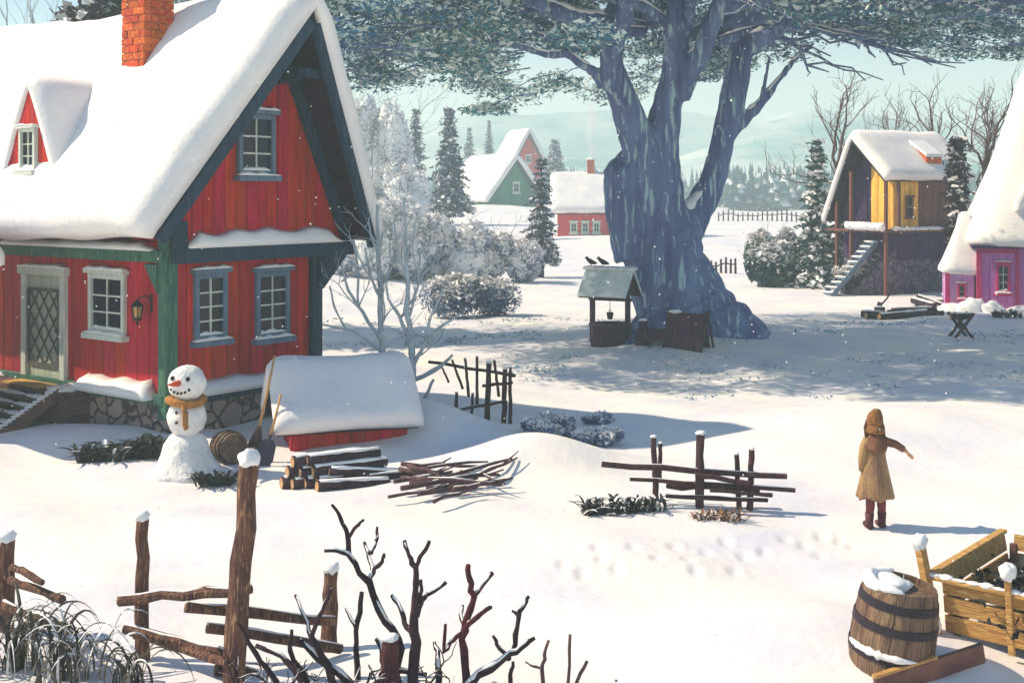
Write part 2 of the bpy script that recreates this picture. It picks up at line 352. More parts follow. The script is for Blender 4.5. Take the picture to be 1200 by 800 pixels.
# ---------------------------------------------------------------- shared builders for houses
def boards_rect(mb, f, a0, a1, zb, zt, w=.24, out=.03, top=None, mi=0):
    """upright boards; f(a, o, z) -> point with o the distance out of the wall; zt or top(a) gives the upper end"""
    n = max(1, round((a1-a0)/w)); w = (a1-a0)/n
    for i in range(n):
        x0 = a0+i*w+.006; x1 = a0+(i+1)*w-.006; o = out+rnd.uniform(-.012, .012); z0 = zb+rnd.uniform(-.01, .02)
        t0 = top(x0) if top else zt; t1 = top(x1) if top else zt
        if max(t0, t1) < z0+.05: continue
        t0 = max(t0, z0+.02); t1 = max(t1, z0+.02)
        mb.hexa([f(x0, o, z0), f(x1, o, z0), f(x1, -.02, z0), f(x0, -.02, z0), f(x0, o, t0), f(x1, o, t1), f(x1, -.02, t1), f(x0, -.02, t0)], mi)
def window(parent, f, a0, a1, z0, z1, tm, nh=2, nv=3, fw=.09, snowy=True, sill=True, glassm=None, name='window', hood=True):
    """framed window on a wall: f(a, o, z)"""
    def bx(mb, A0, A1, O0, O1, Z0, Z1, j=.004):
        q = lambda: rnd.uniform(-j, j)
        mb.hexa([Vector(f(a+q(), o+q(), z+q())) for z in (Z0, Z1) for a, o in ((A0, O1), (A1, O1), (A1, O0), (A0, O0))])
    fr = MB()
    bx(fr, a0, a0+fw, .03, .11, z0, z1); bx(fr, a1-fw, a1, .03, .11, z0, z1); bx(fr, a0+fw, a1-fw, .03, .10, z1-fw, z1); bx(fr, a0+fw, a1-fw, .03, .10, z0, z0+fw)
    if hood: bx(fr, a0-fw*.7, a1+fw*.7, .03, .17, z1+.004, z1+fw*.9)
    if sill: bx(fr, a0-fw*.8, a1+fw*.8, .03, .2, z0-fw*1.1, z0-.004)
    o = fr.build(name, tm, parent, bevel=.006 if fw > .06 else 0)
    p = MB(); bx(p, a0+fw, a1-fw, .035, .05, z0+fw, z1-fw, 0); p.build('pane', glassm or glass, o)
    mu = MB(); bw = fw*.32
    for i in range(1, nh): c = a0+fw+(a1-a0-2*fw)*i/nh; bx(mu, c-bw/2, c+bw/2, .052, .075, z0+fw, z1-fw)
    for i in range(1, nv): c = z0+fw+(z1-z0-2*fw)*i/nv; bx(mu, a0+fw, a1-fw, .054, .08, c-bw/2, c+bw/2)
    if nh > 1 or nv > 1: mu.build('muntin', trim, o)
    if snowy:
        sn = MB()
        for z, A0, A1, O in ([(z0+.004, a0-fw*.6, a1+fw*.6, .19)] if sill else [])+([(z1+fw*.92, a0-fw*.7, a1+fw*.7, .17)] if hood else [])+[(z0+fw+.002, a0+fw, a1-fw, .09)]:
            n = 9; vs = []; fs = []
            for i in range(n+1):
                a = A0+(A1-A0)*i/n; h = (.028+.03*rnd.random())*(1 if 0 < i < n else .3)*fw/.09
                vs += [f(a, .055, z), f(a, O+.005, z), f(a, O, z+h*.8), f(a, (O+.05)/2, z+h*1.3), f(a, .055, z+h)]
            for i in range(n):
                for k in range(5): fs.append((i*5+k, (i+1)*5+k, (i+1)*5+(k+1) % 5, i*5+(k+1) % 5))
            fs += [(0, 1, 2, 3, 4), tuple(n*5+k for k in (4, 3, 2, 1, 0))]
            sn.add(vs, fs)
        sn.build('window_snow', snow, o, smooth=True)
    return o
def gable_roof(parent, hw0, hw1, zr, ze0, ze1, xr, y0, y1, th, pr0=0, sag=.0, nu=44, nv=44, seed=0, rr=None, lump=.05, board=.1, prow=None, mats=(None, None), name='roof', droop=.0, sides='both', kink=0):
    """roof (boards) with a thick rounded snow slab; ridge along local y at x=xr; left eave at xr-hw0, right at xr+hw1.
    prow(a) pushes the y0 edge outward near the ridge."""
    rr = rr or th*.9
    prow = prow or (lambda a: pr0*(1-abs(a))**1.0)
    L = [math.hypot(hw0, zr-ze0), math.hypot(hw1, zr-ze1)]
    def base(a, b):
        hw, ze = (hw0, ze0) if a < 0 else (hw1, ze1); k = abs(a)
        x = xr+math.copysign(k*hw, a); z = zr+(ze-zr)*(k-kink*math.sin(math.pi*k)*.5*0) - droop*k*(1-k)*4
        ya = y0-prow(a); y = ya+(y1-ya)*b; z -= sag*math.sin(math.pi*min(1, max(0, b)))
        return Vector((x, y, z))
    def nrm(a):
        hw, ze = (hw0, ze0) if a < 0 else (hw1, ze1); s = -1 if a < 0 else 1
        n1 = Vector((s*(zr-ze), 0, hw)).normalized(); k = min(1, abs(a)/.12)
        return (n1*k+Vector((0, 0, 1))*(1-k)).normalized()
    top = []; bot = []
    U = [math.sin(math.pi*(i/nu-.5)) if 0 else (2*i/nu-1) for i in range(nu+1)]
    U = [.75*u+.25*math.sin(u*math.pi/2)*1 for u in U]; m = U[-1]; U = [u/m for u in U]
    VV = [.5-.5*math.cos(math.pi*j/nv)*.5-.25*(1-2*j/nv) for j in range(nv+1)]
    for a in U:
        Ls = L[0] if a < 0 else L[1]
        for b in VV:
            p = base(a, b); W = y1-y0
            de = (1-abs(a))*Ls; db = min(b, 1-b)*W
            h = 1.0
            for d in (de, db):
                if d < rr: h *= .5+.5*math.sqrt(max(0, 1-(1-d/rr)**2))
            q = mnoise.fractal(Vector((p.x*.6+seed, p.y*.6, p.z*.6)), 1, 2, 3)
            T = th*h*(1+.0*q)+lump*q*h
            edge = de < rr*.6
            pt = p+nrm(a)*(T+.012)
            bulge = .12*th*max(0, 1-de/rr) if rr else 0
            if de < .001: pass
            pt2 = pt+Vector((math.copysign(bulge*math.sin(math.pi*h*.5+.3), a), 0, -bulge*.5))
            # scalloped lower rim
            if de < .02: pt2.z -= .05*mnoise.noise(Vector((p.y*2.2, seed, 1.3)))*th/.4+.03*th
            top.append(pt2); bp = p+nrm(a)*.012
            if de < .02: bp = bp+Vector((0, 0, .04*th*math.sin(p.y*3+seed)))
            if db < .02: pt2.y += (-1 if b < .5 else 1)*.12*th
            bot.append(bp)
    n = nv+1; N = len(top); vs = top+bot; fs = []
    for i in range(nu):
        for j in range(nv):
            q = i*n+j; fs.append((q, q+1, q+n+1, q+n)); fs.append((N+q, N+q+n, N+q+n+1, N+q+1))
    for i in range(nu): fs.append((i*n, (i+1)*n, N+(i+1)*n, N+i*n)); q = i*n+nv; fs.append((q, N+q, N+q+n, q+n))
    for j in range(nv): fs.append((j, N+j, N+j+1, j+1)); q = nu*n+j; fs.append((q, q+1, N+q+1, N+q))
    rb = MB()
    for sgn in (-1, 1):
        K = 10
        for i in range(K):   # boards run along the ridge
            a0 = sgn*(i/K*.985+.0); a1 = sgn*((i+1)/K*.985-.004)
            if a0 == 0: a0 = sgn*1e-4
            c = []
            for d in (board, 0):
                for a, b in ((a0, .01), (a1, .01), (a1, .99), (a0, .99)):
                    nn = nrm(sgn*1.0); c.append(base(a, b)-nn*d)
            rb.hexa(c)
    ro = rb.build(name, mats[0] or soffit, parent)
    so = MB().add(vs, fs).build('roof_snow', mats[1] or snow_roof, ro, smooth=True)
    return ro, so, base, nrm

# ---------------------------------------------------------------- main red house
CX, CY = -5.93, 20.5
DG = Vector((.6, .8, 0)); DA = Vector((-.8, .6, 0)); HROT = math.atan2(.8, .6)
def hw(s, t, z=0): return Vector((CX, CY, 0))+DG*s+DA*t+Vector((0, 0, z))
def proj(p): return (600+FPX*p.x/p.y, HOR+FPX*(CAMH-p.z)/p.y)
def t_at(px, s0=0):
    k = (px-600)/FPX; b = hw(s0, 0); return (k*b.y-b.x)/(DA.x-k*DA.y)
def s_at(px, t0=0):
    k = (px-600)/FPX; b = hw(0, t0); return (k*b.y-b.x)/(DG.x-k*DG.y)
def z_at(py, s, t): p = hw(s, t); return CAMH-(py-HOR)/FPX*p.y
house = empty('red_house', (CX, CY, 0), HROT, 'large red timber house with steep snowy roof and green corner post at left', 'house')
fA = lambda a, o, z: Vector((-o, a, z))          # door wall: a along t
fG = lambda a, o, z: Vector((a, -o, z))          # gable wall, lower
JET = .28
fU = lambda a, o, z: Vector((a, -JET-o, z))      # jettied upper gable
LEN = 9.5; SW = 3.45; SU = 4.0; XR = 2.15; ZSILL = .70; ZBEAM = 3.12
ZR, HWE, ZE = 7.55, 3.12, 3.5; HWR, ZER = 2.0, 3.3
# foundation
fb = MB(); fb.box(-.06, SW+.1, -.06, LEN, -.6, ZSILL-.08); fb.build('foundation', stone, house, bevel=.03)
core = MB(); core.box(.04, SW-.04, .04, LEN-.1, ZSILL-.1, ZBEAM+.1); 
# gable core (thin, carries the boards)
wall = MB()
boards_rect(wall, fA, .12, LEN-.1, ZSILL, ZBEAM+.25, .33)
boards_rect(wall, lambda a, o, z: Vector((a, -o, z)), .12, SW-.15, ZSILL, ZBEAM, .3)
boards_rect(wall, lambda a, o, z: Vector((SW-.05+o, a, z)), .1, LEN-.1, ZSILL, ZBEAM+.2, .4)
slope = (ZR-ZE)/HWE
slopr = (ZR-ZER)/HWR
topf = lambda a: ZR-abs(a-XR)*(slope if a < XR else slopr)-.16
boards_rect(wall, fU, .06, SU-.06, ZBEAM+.2, 0, .25, top=topf)
wall.add(core.v, core.f)
wall.add([(0.05, -JET+.0, ZBEAM+.1), (SU-.05, -JET, ZBEAM+.1), (SU-.05, -JET, topf(SU)-.05), (XR, -JET, topf(XR)-.05), (.05, -JET, topf(0)-.05),
          (0.05, 1, ZBEAM+.1), (SU-.05, 1, ZBEAM+.1), (SU-.05, 1, topf(SU)-.05), (XR, 1, topf(XR)-.05), (.05, 1, topf(0)-.05)],
         [(0, 1, 2, 3, 4), (9, 8, 7, 6, 5), (0, 5, 6, 1), (1, 6, 7, 2), (2, 7, 8, 3), (3, 8, 9, 4), (4, 9, 5, 0)])
wall.build('wall', red, house, bevel=.008)
# timbers
tm = MB()
tm.box(-.12, -.03, -.02, LEN, ZSILL-.12, ZSILL+.06, j=.01)                       # sill board door side
tm.box(-.16, -.045, -.1, LEN, ZBEAM-.08, ZBEAM+.12, j=.01)                         # beam door side
tm.box(-.11, .15, -.11, .10, ZSILL-.35, ZBEAM+.6, j=.01)                                # corner post
for z, t, l in ((ZBEAM-.12, .12, .5),): tm.hexa([(-.13, t, z-l), (-.05, t, z-l), (-.05, t+.02, z-l+.05), (-.13, t+.02, z-l+.05), (-.13, t, z), (-.05, t, z), (-.05, t+l*.7, z), (-.13, t+l*.7, z)])
tm.build('green_timber_frame', green_timber, house, bevel=.012)
tb = MB()
tb.box(.16, SW-.16, -.13, -.035, ZSILL-.16, ZSILL+.02, j=.01)
tb.box(SW-.15, SW+.1, -.14, .1, 0.0, ZBEAM+.1, j=.01)                                     # far corner post
tb.box(-.02, SU+.18, -JET-.13, -.15, ZBEAM-.1, ZBEAM+.17, j=.012)                         # jetty beam
tb.box(SU-.16, SU+.16, -JET-.16, -.1, ZBEAM+.175, ZBEAM+.9, j=.012)
tb.box(-.03, .16, -JET-.1, -.12, ZBEAM+.175, ZBEAM+.62, j=.01)
tb.hexa([(SW-.02, -.16, ZBEAM-.75), (SW+.12, -.16, ZBEAM-.75), (SW+.12, -.02, ZBEAM-.75), (SW-.02, -.02, ZBEAM-.75), (SW-.02, -.32, ZBEAM-.11), (SU+.05, -.32, ZBEAM-.11), (SU+.05, -.02, ZBEAM-.11), (SW-.02, -.02, ZBEAM-.11)])
# brace running under the right verge, tie beam with end, verge rafters
def rp_(a, y, d=0): return Vector((XR+a, y, ZR-abs(a)*(slope if a < 0 else slopr)-d))
tb.bar(rp_(.12, -JET-.11, .30), rp_(1.75, -JET-.11, .34), .16, .22)
tb.bar(rp_(-.12, -JET-.11, .30), rp_(-2.0, -JET-.11, .34), .16, .2)
tb.bar((XR-.1, -JET-.75, ZR-1.15), (XR+1.15, -JET-.75, ZR-1.15), .16, .16)
tb.bar((XR, -JET-.95, ZR-1.15), (XR, .1, ZR-1.3), .14, .16)
tb.bar(rp_(.05, -1.35, .2), rp_(1.95, -.95, .2), .12, .2)
tb.bar(rp_(-.05, -1.35, .2), rp_(-3.0, -.95, .2), .12, .2)
tb.build('dark_timber_frame', blue_timber, house, bevel=.012)
# snow lying on ledges
def ledge_snow(parent, f, a0, a1, o0, o1, z, h=.12, n=26, m=None, seed=0, slide=.4):
    vs = []; fs = []; mb = MB()
    for i in range(n+1):
        a = a0+(a1-a0)*i/n; q = .5+.5*mnoise.noise(Vector((a*1.7, seed, .2))); e = min(1, i/2, (n-i)/2)
        hh = h*(.55+.9*q)*max(.15, e); oo = o1+.02*q
        vs += [f(a, o0, z), f(a, oo, z-.01), f(a, oo+.01, z+hh*.45), f(a, o1*.75+o0*.25, z+hh*.85), f(a, o0, z+hh*1.2)]
    for i in range(n):
        for k in range(5): fs.append((i*5+k, (i+1)*5+k, (i+1)*5+(k+1) % 5, i*5+(k+1) % 5))
    fs += [(0, 1, 2, 3, 4), tuple(n*5+k for k in (4, 3, 2, 1, 0))]
    return mb.add(vs, fs).build('ledge_snow', snow, parent, smooth=True)
ledge_snow(house, fU, .16, SU-.2, .02, .16, ZBEAM+.17, .24)
ledge_snow(house, fA, .2, 5.2, .03, .17, ZBEAM+.12, .12, seed=3)
ledge_snow(house, fA, .2, 2.4, .03, .3, ZSILL-.02, .24, seed=5)
ledge_snow(house, fG, .2, SW-.2, .03, .22, ZSILL-.02, .20, seed=9)
# roof: snow reaches further out near the ridge
ro, so, base, nrm_ = gable_roof(house, HWE, HWR, ZR, ZE, ZER, XR, -.95, LEN+.6, .54, pr0=.5, sag=.12, nu=60, nv=60, seed=2, rr=.42, lump=.08)
# windows
def winA(px0, px1, py0, py1, **k):
    a, b = t_at(px1, -.03), t_at(px0, -.03); m = (a+b)/2; return window(house, fA, a, b, z_at(py1, -.03, m), z_at(py0, -.03, m), **k)
def winG(px0, px1, py0, py1, f=fG, t0=-.03, **k):
    a, b = s_at(px0, t0), s_at(px1, t0); m = (a+b)/2; return window(house, f, a, b, z_at(py1, m, t0), z_at(py0, m, t0), **k)
winA(107, 149, 321, 391, tm=trim, nh=2, nv=3)['label'] = 'white framed window beside the wall lantern'
winG(226, 264, 320, 398, tm=trim_blue, nv=4)
winG(298, 337, 318, 395, tm=trim_blue, nv=4)
winG(277, 320, 134, 206, f=fU, t0=-JET-.03, tm=trim_blue, nv=3)
# door with lattice
da0, da1 = t_at(80, -.03), t_at(29, -.03); zd1 = z_at(322, -.03, (da0+da1)/2)
df = MB(); w_ = .17
for (a0, a1, o, z0, z1) in ((da0, da0+w_, .12, ZSILL, zd1), (da1-w_, da1, .12, ZSILL, zd1), (da0-.06, da1+.06, .16, zd1+.003, zd1+.16)):
    df.hexa([fA(a, q, z) for z in (z0, z1) for a, q in ((a0, o), (a1, o), (a1, .02), (a0, .02))])
door = MB(); door.hexa([fA(a, q, z) for z in (ZSILL+.02, zd1-.002) for a, q in ((da0+w_, .06), (da1-w_, .06), (da1-w_, .02), (da0+w_, .02))])
do = door.build('door', door_m, house)
df.build('door_frame', trim, do, bevel=.01)
lt = MB(); A0, A1 = da0+w_+.06, da1-w_-.06; Z0, Z1 = ZSILL+.3, zd1-.28
def clip_seg(x0, z0, dx, dz):
    t0, t1 = -99, 99
    for p, d, lo, hi in ((x0, dx, A0, A1), (z0, dz, Z0, Z1)):
        u, v = (lo-p)/d, (hi-p)/d; t0 = max(t0, min(u, v)); t1 = min(t1, max(u, v))
    return (t0, t1) if t1 > t0+.02 else None
for k in range(-8, 14):
    for sg in (1, -1):
        x = (A0+A1)/2; z = Z0+k*.40; r_ = clip_seg(x, z, .62*sg, .78)
        if r_: lt.bar(fA(x+.62*sg*r_[0], .075+.008*sg, z+.78*r_[0]), fA(x+.62*sg*r_[1], .075+.008*sg, z+.78*r_[1]), .012, .038, up=(0, 0, 1))
for z in (Z0, Z1): lt.bar(fA(A0, .09, z), fA(A1, .09, z), .03, .05)
for a in (A0, A1): lt.bar(fA(a, .09, Z0), fA(a, .09, Z1), .05, .03)
lt.build('lattice', lattice_m, do)
MB().ball(fA(A0+.02, .12, ZSILL+.95), .035, 10, 8).build('handle', iron, do, smooth=True)
ledge_snow(do, fA, da0-.06, da1+.06, .03, .16, zd1+.16, .05, n=12)
# lantern
la = t_at(163, -.2); lz = z_at(365, -.2, la)
ln = MB(); c = Vector((-.24, la, lz))
ln.tube([fA(la-.12, .03, lz+.2), fA(la-.1, .14, lz+.27), fA(la, .24, lz+.22)], .014, 6); ln.tube([fA(la-.12, .03, lz+.3), fA(la-.12, .03, lz-.02)], .022, 6)
ln.lathe([(.01, .22), (.03, .19), (.12, .11), (.11, .09)], 6, c); ln.lathe([(.05, -.16), (.09, -.13), (.075, -.10)], 6, c)
ln.lathe([(.01, -.24), (.03, -.2), (.015, -.16)], 6, c)
for k in range(6): t = k*math.pi/3; ln.bar(c+Vector((.07*math.cos(t), .07*math.sin(t), -.11)), c+Vector((.1*math.cos(t), .1*math.sin(t), .09)), .014, .014)
lo = ln.build('lantern', iron, house); MB().lathe([(.055, -.1), (.078, .085)], 6, c).build('lantern_glass', lamp_glass, lo)
# dormer
def hl(w): d = w-Vector((CX, CY, 0)); return Vector((d.dot(DG), d.dot(DA), d.z))
td = t_at(37, -.6); dz0 = 4.42; hwD = .88
dm = MB(); zt_ = 6.15
F = -.62
topd = lambda a: zt_-abs(a-td)*(zt_-dz0)/hwD
boards_rect(dm, lambda a, o, z: Vector((F-o, a, z)), td-hwD+.05, td+hwD-.05, dz0+.06, 0, .16, top=topd)
dm.add([(F, td-hwD, dz0), (F, td+hwD, dz0), (F, td, zt_-.06), (1.4, td-hwD, dz0), (1.4, td+hwD, dz0), (1.4, td, zt_-.06)], [(0, 1, 2), (5, 4, 3), (0, 3, 4, 1), (1, 4, 5, 2), (2, 5, 3, 0)])
dmo = dm.build('dormer', red, house)
window(dmo, lambda a, o, z: Vector((F-o, a, z)), td-.3, td+.22, dz0+.2, dz0+.98, trim, fw=.06, nv=3)
hd = MB(); vs = []; fs = []; K = 24; Q = 14
for j in range(Q+1):
    yy = F-.07+j/Q*2.0; rnd_ = math.sqrt(max(0, 1-(1-min(1, (j+.0)/3))**2))
    for i in range(K+1):
        u = 2*i/K-1; x = td+u*(hwD+.1); z = zt_+.02-(abs(u)**1.15)*(zt_-dz0+.34)
        nn = Vector((0, math.copysign(1, u)*min(1, abs(u)*5)*.9, .6)).normalized(); th = .24*(.5+.5*rnd_)*(1 if abs(u) < .85 else .35+.65*math.sqrt(max(0, 1-((abs(u)-.85)/.15)**2)))
        vs.append(Vector((yy, x, z))+nn*th)
    for i in range(K+1):
        u = 2*i/K-1; x = td+u*(hwD+.1); z = zt_+.02-(abs(u)**1.15)*(zt_-dz0+.34); vs.append(Vector((yy, x, z)))
M_ = 2*(K+1)
for j in range(Q):
    for i in range(K):
        a = j*M_+i; fs.append((a, a+1, a+M_+1, a+M_)); a += K+1; fs.append((a, a+M_, a+M_+1, a+1))
    a = j*M_; fs.append((a, a+M_, a+M_+K+1, a+K+1)); a += K; fs.append((a, a+K+1, a+M_+K+1, a+M_))
for i in range(K): fs.append((i, i+K+1, i+K+2, i+1)); a = Q*M_+i; fs.append((a, a+1, a+K+2, a+K+1))
MB().add(vs, fs).build('dormer_snow', snow_roof, dmo, smooth=True)
# chimney
chm = MB(); c0 = Vector((1.16, 2.1, 0)); zc0, zc1 = 5.6, 8.9; hs = .34
chm.box(c0.x-hs+.03, c0.x+hs-.03, c0.y-hs+.03, c0.y+hs-.03, zc0, zc1-.05, 1)
row = .14; z = zc0; k = 0
while z < zc1:
    e = .0+(.03 if z > zc1-.5 else 0)
    for side in range(4):
        nb = 2; off = (k % 2)*.5
        L = 2*hs/nb
        edges = [-hs-e]+[-hs+L*(i+off) for i in range(0 if off else 1, nb+1) if -hs+.06 < -hs+L*(i+off) < hs-.06]+[hs+e]
        for u0, u1 in zip(edges[:-1], edges[1:]):
            o = rnd.uniform(-.012, .014)+e; u0 += .008; u1 -= .008; D = .1
            for_ = {0: lambda u, q: (c0.x+u, c0.y-hs-q), 1: lambda u, q: (c0.x+hs+q, c0.y+u), 2: lambda u, q: (c0.x-u, c0.y+hs+q), 3: lambda u, q: (c0.x-hs-q, c0.y-u)}[side]
            j = lambda: rnd.uniform(-.006, .006)
            chm.hexa([(*for_(u+j(), q), zz+j()) for zz in (z+.008, z+row-.008) for u, q in ((u0, o), (u1, o), (u1, -.05), (u0, -.05))], 0)
    z += row; k += 1
cho = chm.build('chimney', [brick, mortar], house)
MB().ball((c0.x, c0.y, zc1+.02), (.33, .33, .16), 16, 8, .2).build('chimney_snow', snow, cho, smooth=True)
# porch landing and stair
pc = MB()
for i in range(4): pc.box(-.62+i*.155, -.62+(i+1)*.155-.012, 2.15, 8, ZSILL-.12, ZSILL-.05, j=.004)
pc.box(-.6, -.03, 2.15, 2.22, -.1, ZSILL-.125, j=.01); pc.box(-.62, -.55, 2.15, 8, -.1, ZSILL-.125)
NS = 5
for i in range(NS):
    z = (ZSILL-.12)*(1-(i+1)/(NS+.0))+.0; x1 = -.64-i*.21
    pc.box(x1-.24, x1, 2.36, 6.6, z+.04, z+.09, j=.006)
pc.hexa([(-.62, 2.28, ZSILL-.2), (-.62, 2.35, ZSILL-.2), (-1.8, 2.35, -.18), (-1.8, 2.28, -.18), (-.6, 2.28, ZSILL+.04), (-.6, 2.35, ZSILL+.04), (-1.82, 2.35, .08), (-1.82, 2.28, .08)])
po = pc.build('porch', porch_wood, house, bevel=.008)
ps = MB()
for i in range(NS):
    z = (ZSILL-.12)*(1-(i+1)/(NS+.0)); x1 = -.64-i*.21; 
    for k in range(5): ps.ball((x1-.1, 2.75+k*.8, z+.095), (.1, .42, .035), 14, 6, .4, seed=i+k*3)
for i in range(16): u = i/15; ps.ball((-.6-1.2*u, 2.315, ZSILL+.05-.6*u), (.09, .045, .02), 10, 6, .3, seed=i)
ps.ball((-.35, 2.5, ZSILL-.03), (.3, .3, .09), 14, 8, .4); ps.ball((-.14, 5.6, ZSILL-.03), (.22, .8, .09), 14, 8, .4)
ps.build('porch_snow', snow, po, smooth=True)
dmt = MB(); dmt.box(-.58, -.16, da0+.12, da1-.1, ZSILL-.045, ZSILL-.02); tag(dmt.build('doormat', mat_straw), 'straw doormat lying before the lattice door', 'doormat').matrix_world = Matrix.Translation((CX, CY, 0)) @ Matrix.Rotation(HROT, 4, 'Z')

# ---------------------------------------------------------------- neighbouring shed at the left edge
sh = empty('garden_shed', hw(-1.75, 2.75), HROT, 'dark timber shed with a snowy roof cut off by the left edge', 'shed')
w = MB(); boards_rect(w, lambda a, o, z: Vector((a, -o, z)), -.9, .0, -.1, 2.6, .2); boards_rect(w, lambda a, o, z: Vector((-.9-o, a, z)), 0, 3, -.1, 2.6, .25); w.box(-.88, -.02, .02, 3, -.1, 3.0); w.build('wall', plank_violet, sh)
gable_roof(sh, .95, .55, 3.55, 2.75, 2.95, -.45, -.3, 3.2, .34, seed=6, rr=.3, nu=24, nv=24)
# ---------------------------------------------------------------- low red cellar shed
A_ = P(338, 512, 19.0); 
cell = empty('cellar_shed', (A_.x, A_.y, 0), math.atan2(.30, .95), 'low red cellar shed half buried under a rounded snow roof', 'shed')
w = MB()
boards_rect(w, lambda a, o, z: Vector((a, .1-o, z)), .08, 1.95, -.2, .47, .22)
boards_rect(w, lambda a, o, z: Vector((.08-o, a, z)), .1, 1.5, -.2, 0, .2, top=lambda a: .45+(1.0-abs(a-.8)*1.2 if 0 else max(0, (.78-abs(a-.8)))*1.1))
w.hexa([(.1, .1, -.2), (1.95, .1, -.2), (1.95, 1.5, -.2), (.1, 1.5, -.2), (.1, .1, .45), (1.95, .1, .45), (1.95, 1.5, .45), (.1, 1.5, .45)])
w.build('wall', red, cell)
# its roof: ridge along local x -> build in a rotated child frame
rt = gable_roof(cell, .98, .95, 1.22, .42, .42, 0, -2.12, .22, .3, seed=11, rr=.26, nu=34, nv=30, lump=.07, board=.06)
rt[0].rotation_euler = (0, 0, R(90)); rt[0].location = (0, .82, 0)

# ---------------------------------------------------------------- snowman
p = at(218, 553); SM = empty('snowman', (p.x, p.y, p.z), R(-14), 'snowman with carrot nose and tan scarf beside the house corner', 'snowman')
b = MB(); b.lathe([(.62, -.05), (.52, .04), (.42, .16), (.37, .3), (.32, .45), (.24, .56), (.1, .62)], 28, wob=.12)
b.ball((0, 0, .83), (.295, .28, .29), 26, 18, .16, seed=4); b.ball((.02, 0, 1.35), (.285, .28, .285), 26, 18, .1, seed=9)
b.build('body', snowman_m, SM, smooth=True)
def onhead(ax, az, r=.285): return Vector((.02+r*math.sin(ax)*math.cos(az), -r*math.cos(ax)*math.cos(az), 1.35+r*math.sin(az)))
for ax, az in ((-.42, .38), (.55, .36)): MB().ball(onhead(ax, az), .034, 10, 8, .2).build('eye', coal, SM, smooth=True)
q = onhead(.02, .14, .26); MB().tube([q, q+Vector((-.03, -.12, -.0)), q+Vector((-.05, -.24, .01))], [.05, .033, .006], 10).build('nose', carrot, SM, smooth=True)
for i in range(6):
    u = i/5*2-1; MB().ball(onhead(.06+u*.55, -.42+.2*abs(u)**2), .021, 8, 6, .2).build('mouth_coal', coal, SM, smooth=True)
for z in (.95, .8): MB().ball((0, -.285, z), .024, 8, 6, .2).build('button', coal, SM, smooth=True)
sc = MB(); pts = [Vector((.255*math.cos(t), .245*math.sin(t), 1.085+.02*math.sin(2*t))) for t in np.linspace(0, 2*math.pi, 25)]
sc.tube(pts, .062, 10, .2); sc.tube([(.1, -.27, 1.06), (.16, -.31, .95), (.17, -.325, .8), (.18, -.31, .72)], [.05, .075, .07, .06], 8, flat=.4)
sc.build('scarf', scarf_m, SM, smooth=True)

# ---------------------------------------------------------------- tools leaning on the cellar shed
def tool(name, pb, pt, Y0, Y1, label, head):
    a = P(*pb, Y0); b_ = P(*pt, Y1); root = empty(name, a, 0, label, name.replace('_', ' '))
    d = b_-a; MB().tube([Vector((0, 0, 0)), d*.5+Vector((.008, 0, 0)), d], [.022, .02, .018], 8).build('handle', tool_wood, root, smooth=True)
    dn = d.normalized(); sx = Vector((1, .2, 0)); sx = (sx-dn*sx.dot(dn)).normalized(); h = MB()
    if head == 'shovel':
        n_ = sx.cross(dn); out = [(-.07, .12), (-.13, .05), (-.14, -.18), (-.08, -.32), (0, -.38), (.08, -.32), (.14, -.18), (.13, .05), (.07, .12)]
        h.prism(out, lambda x, y: sx*x+dn*y+n_*(.012+.5*x*x), lambda x, y: sx*x+dn*y+n_*(-.004+.5*x*x)); h.tube([dn*-.02, dn*.2], .03, 8)
        h.build('blade', steel, root)
    else:
        h.tube([dn*.05, dn*-.02], .035, 8)
        for i in range(14): u = i/13*2-1; h.tube([dn*.02+sx*u*.03, dn*-.15+sx*u*.08, dn*-.34+sx*u*.13], [.014, .012, .008], 5)
        h.build('bristles', stick_m, root)
    return root
tool('shovel', (313, 524), (329, 462), 18.55, 18.75, 'shovel with dark blade and short wooden handle stuck in snow', 'shovel')
tool('broom', (303, 503), (322, 417), 18.75, 19.0, 'tall wooden handled broom leaning on the red cellar shed', 'broom')

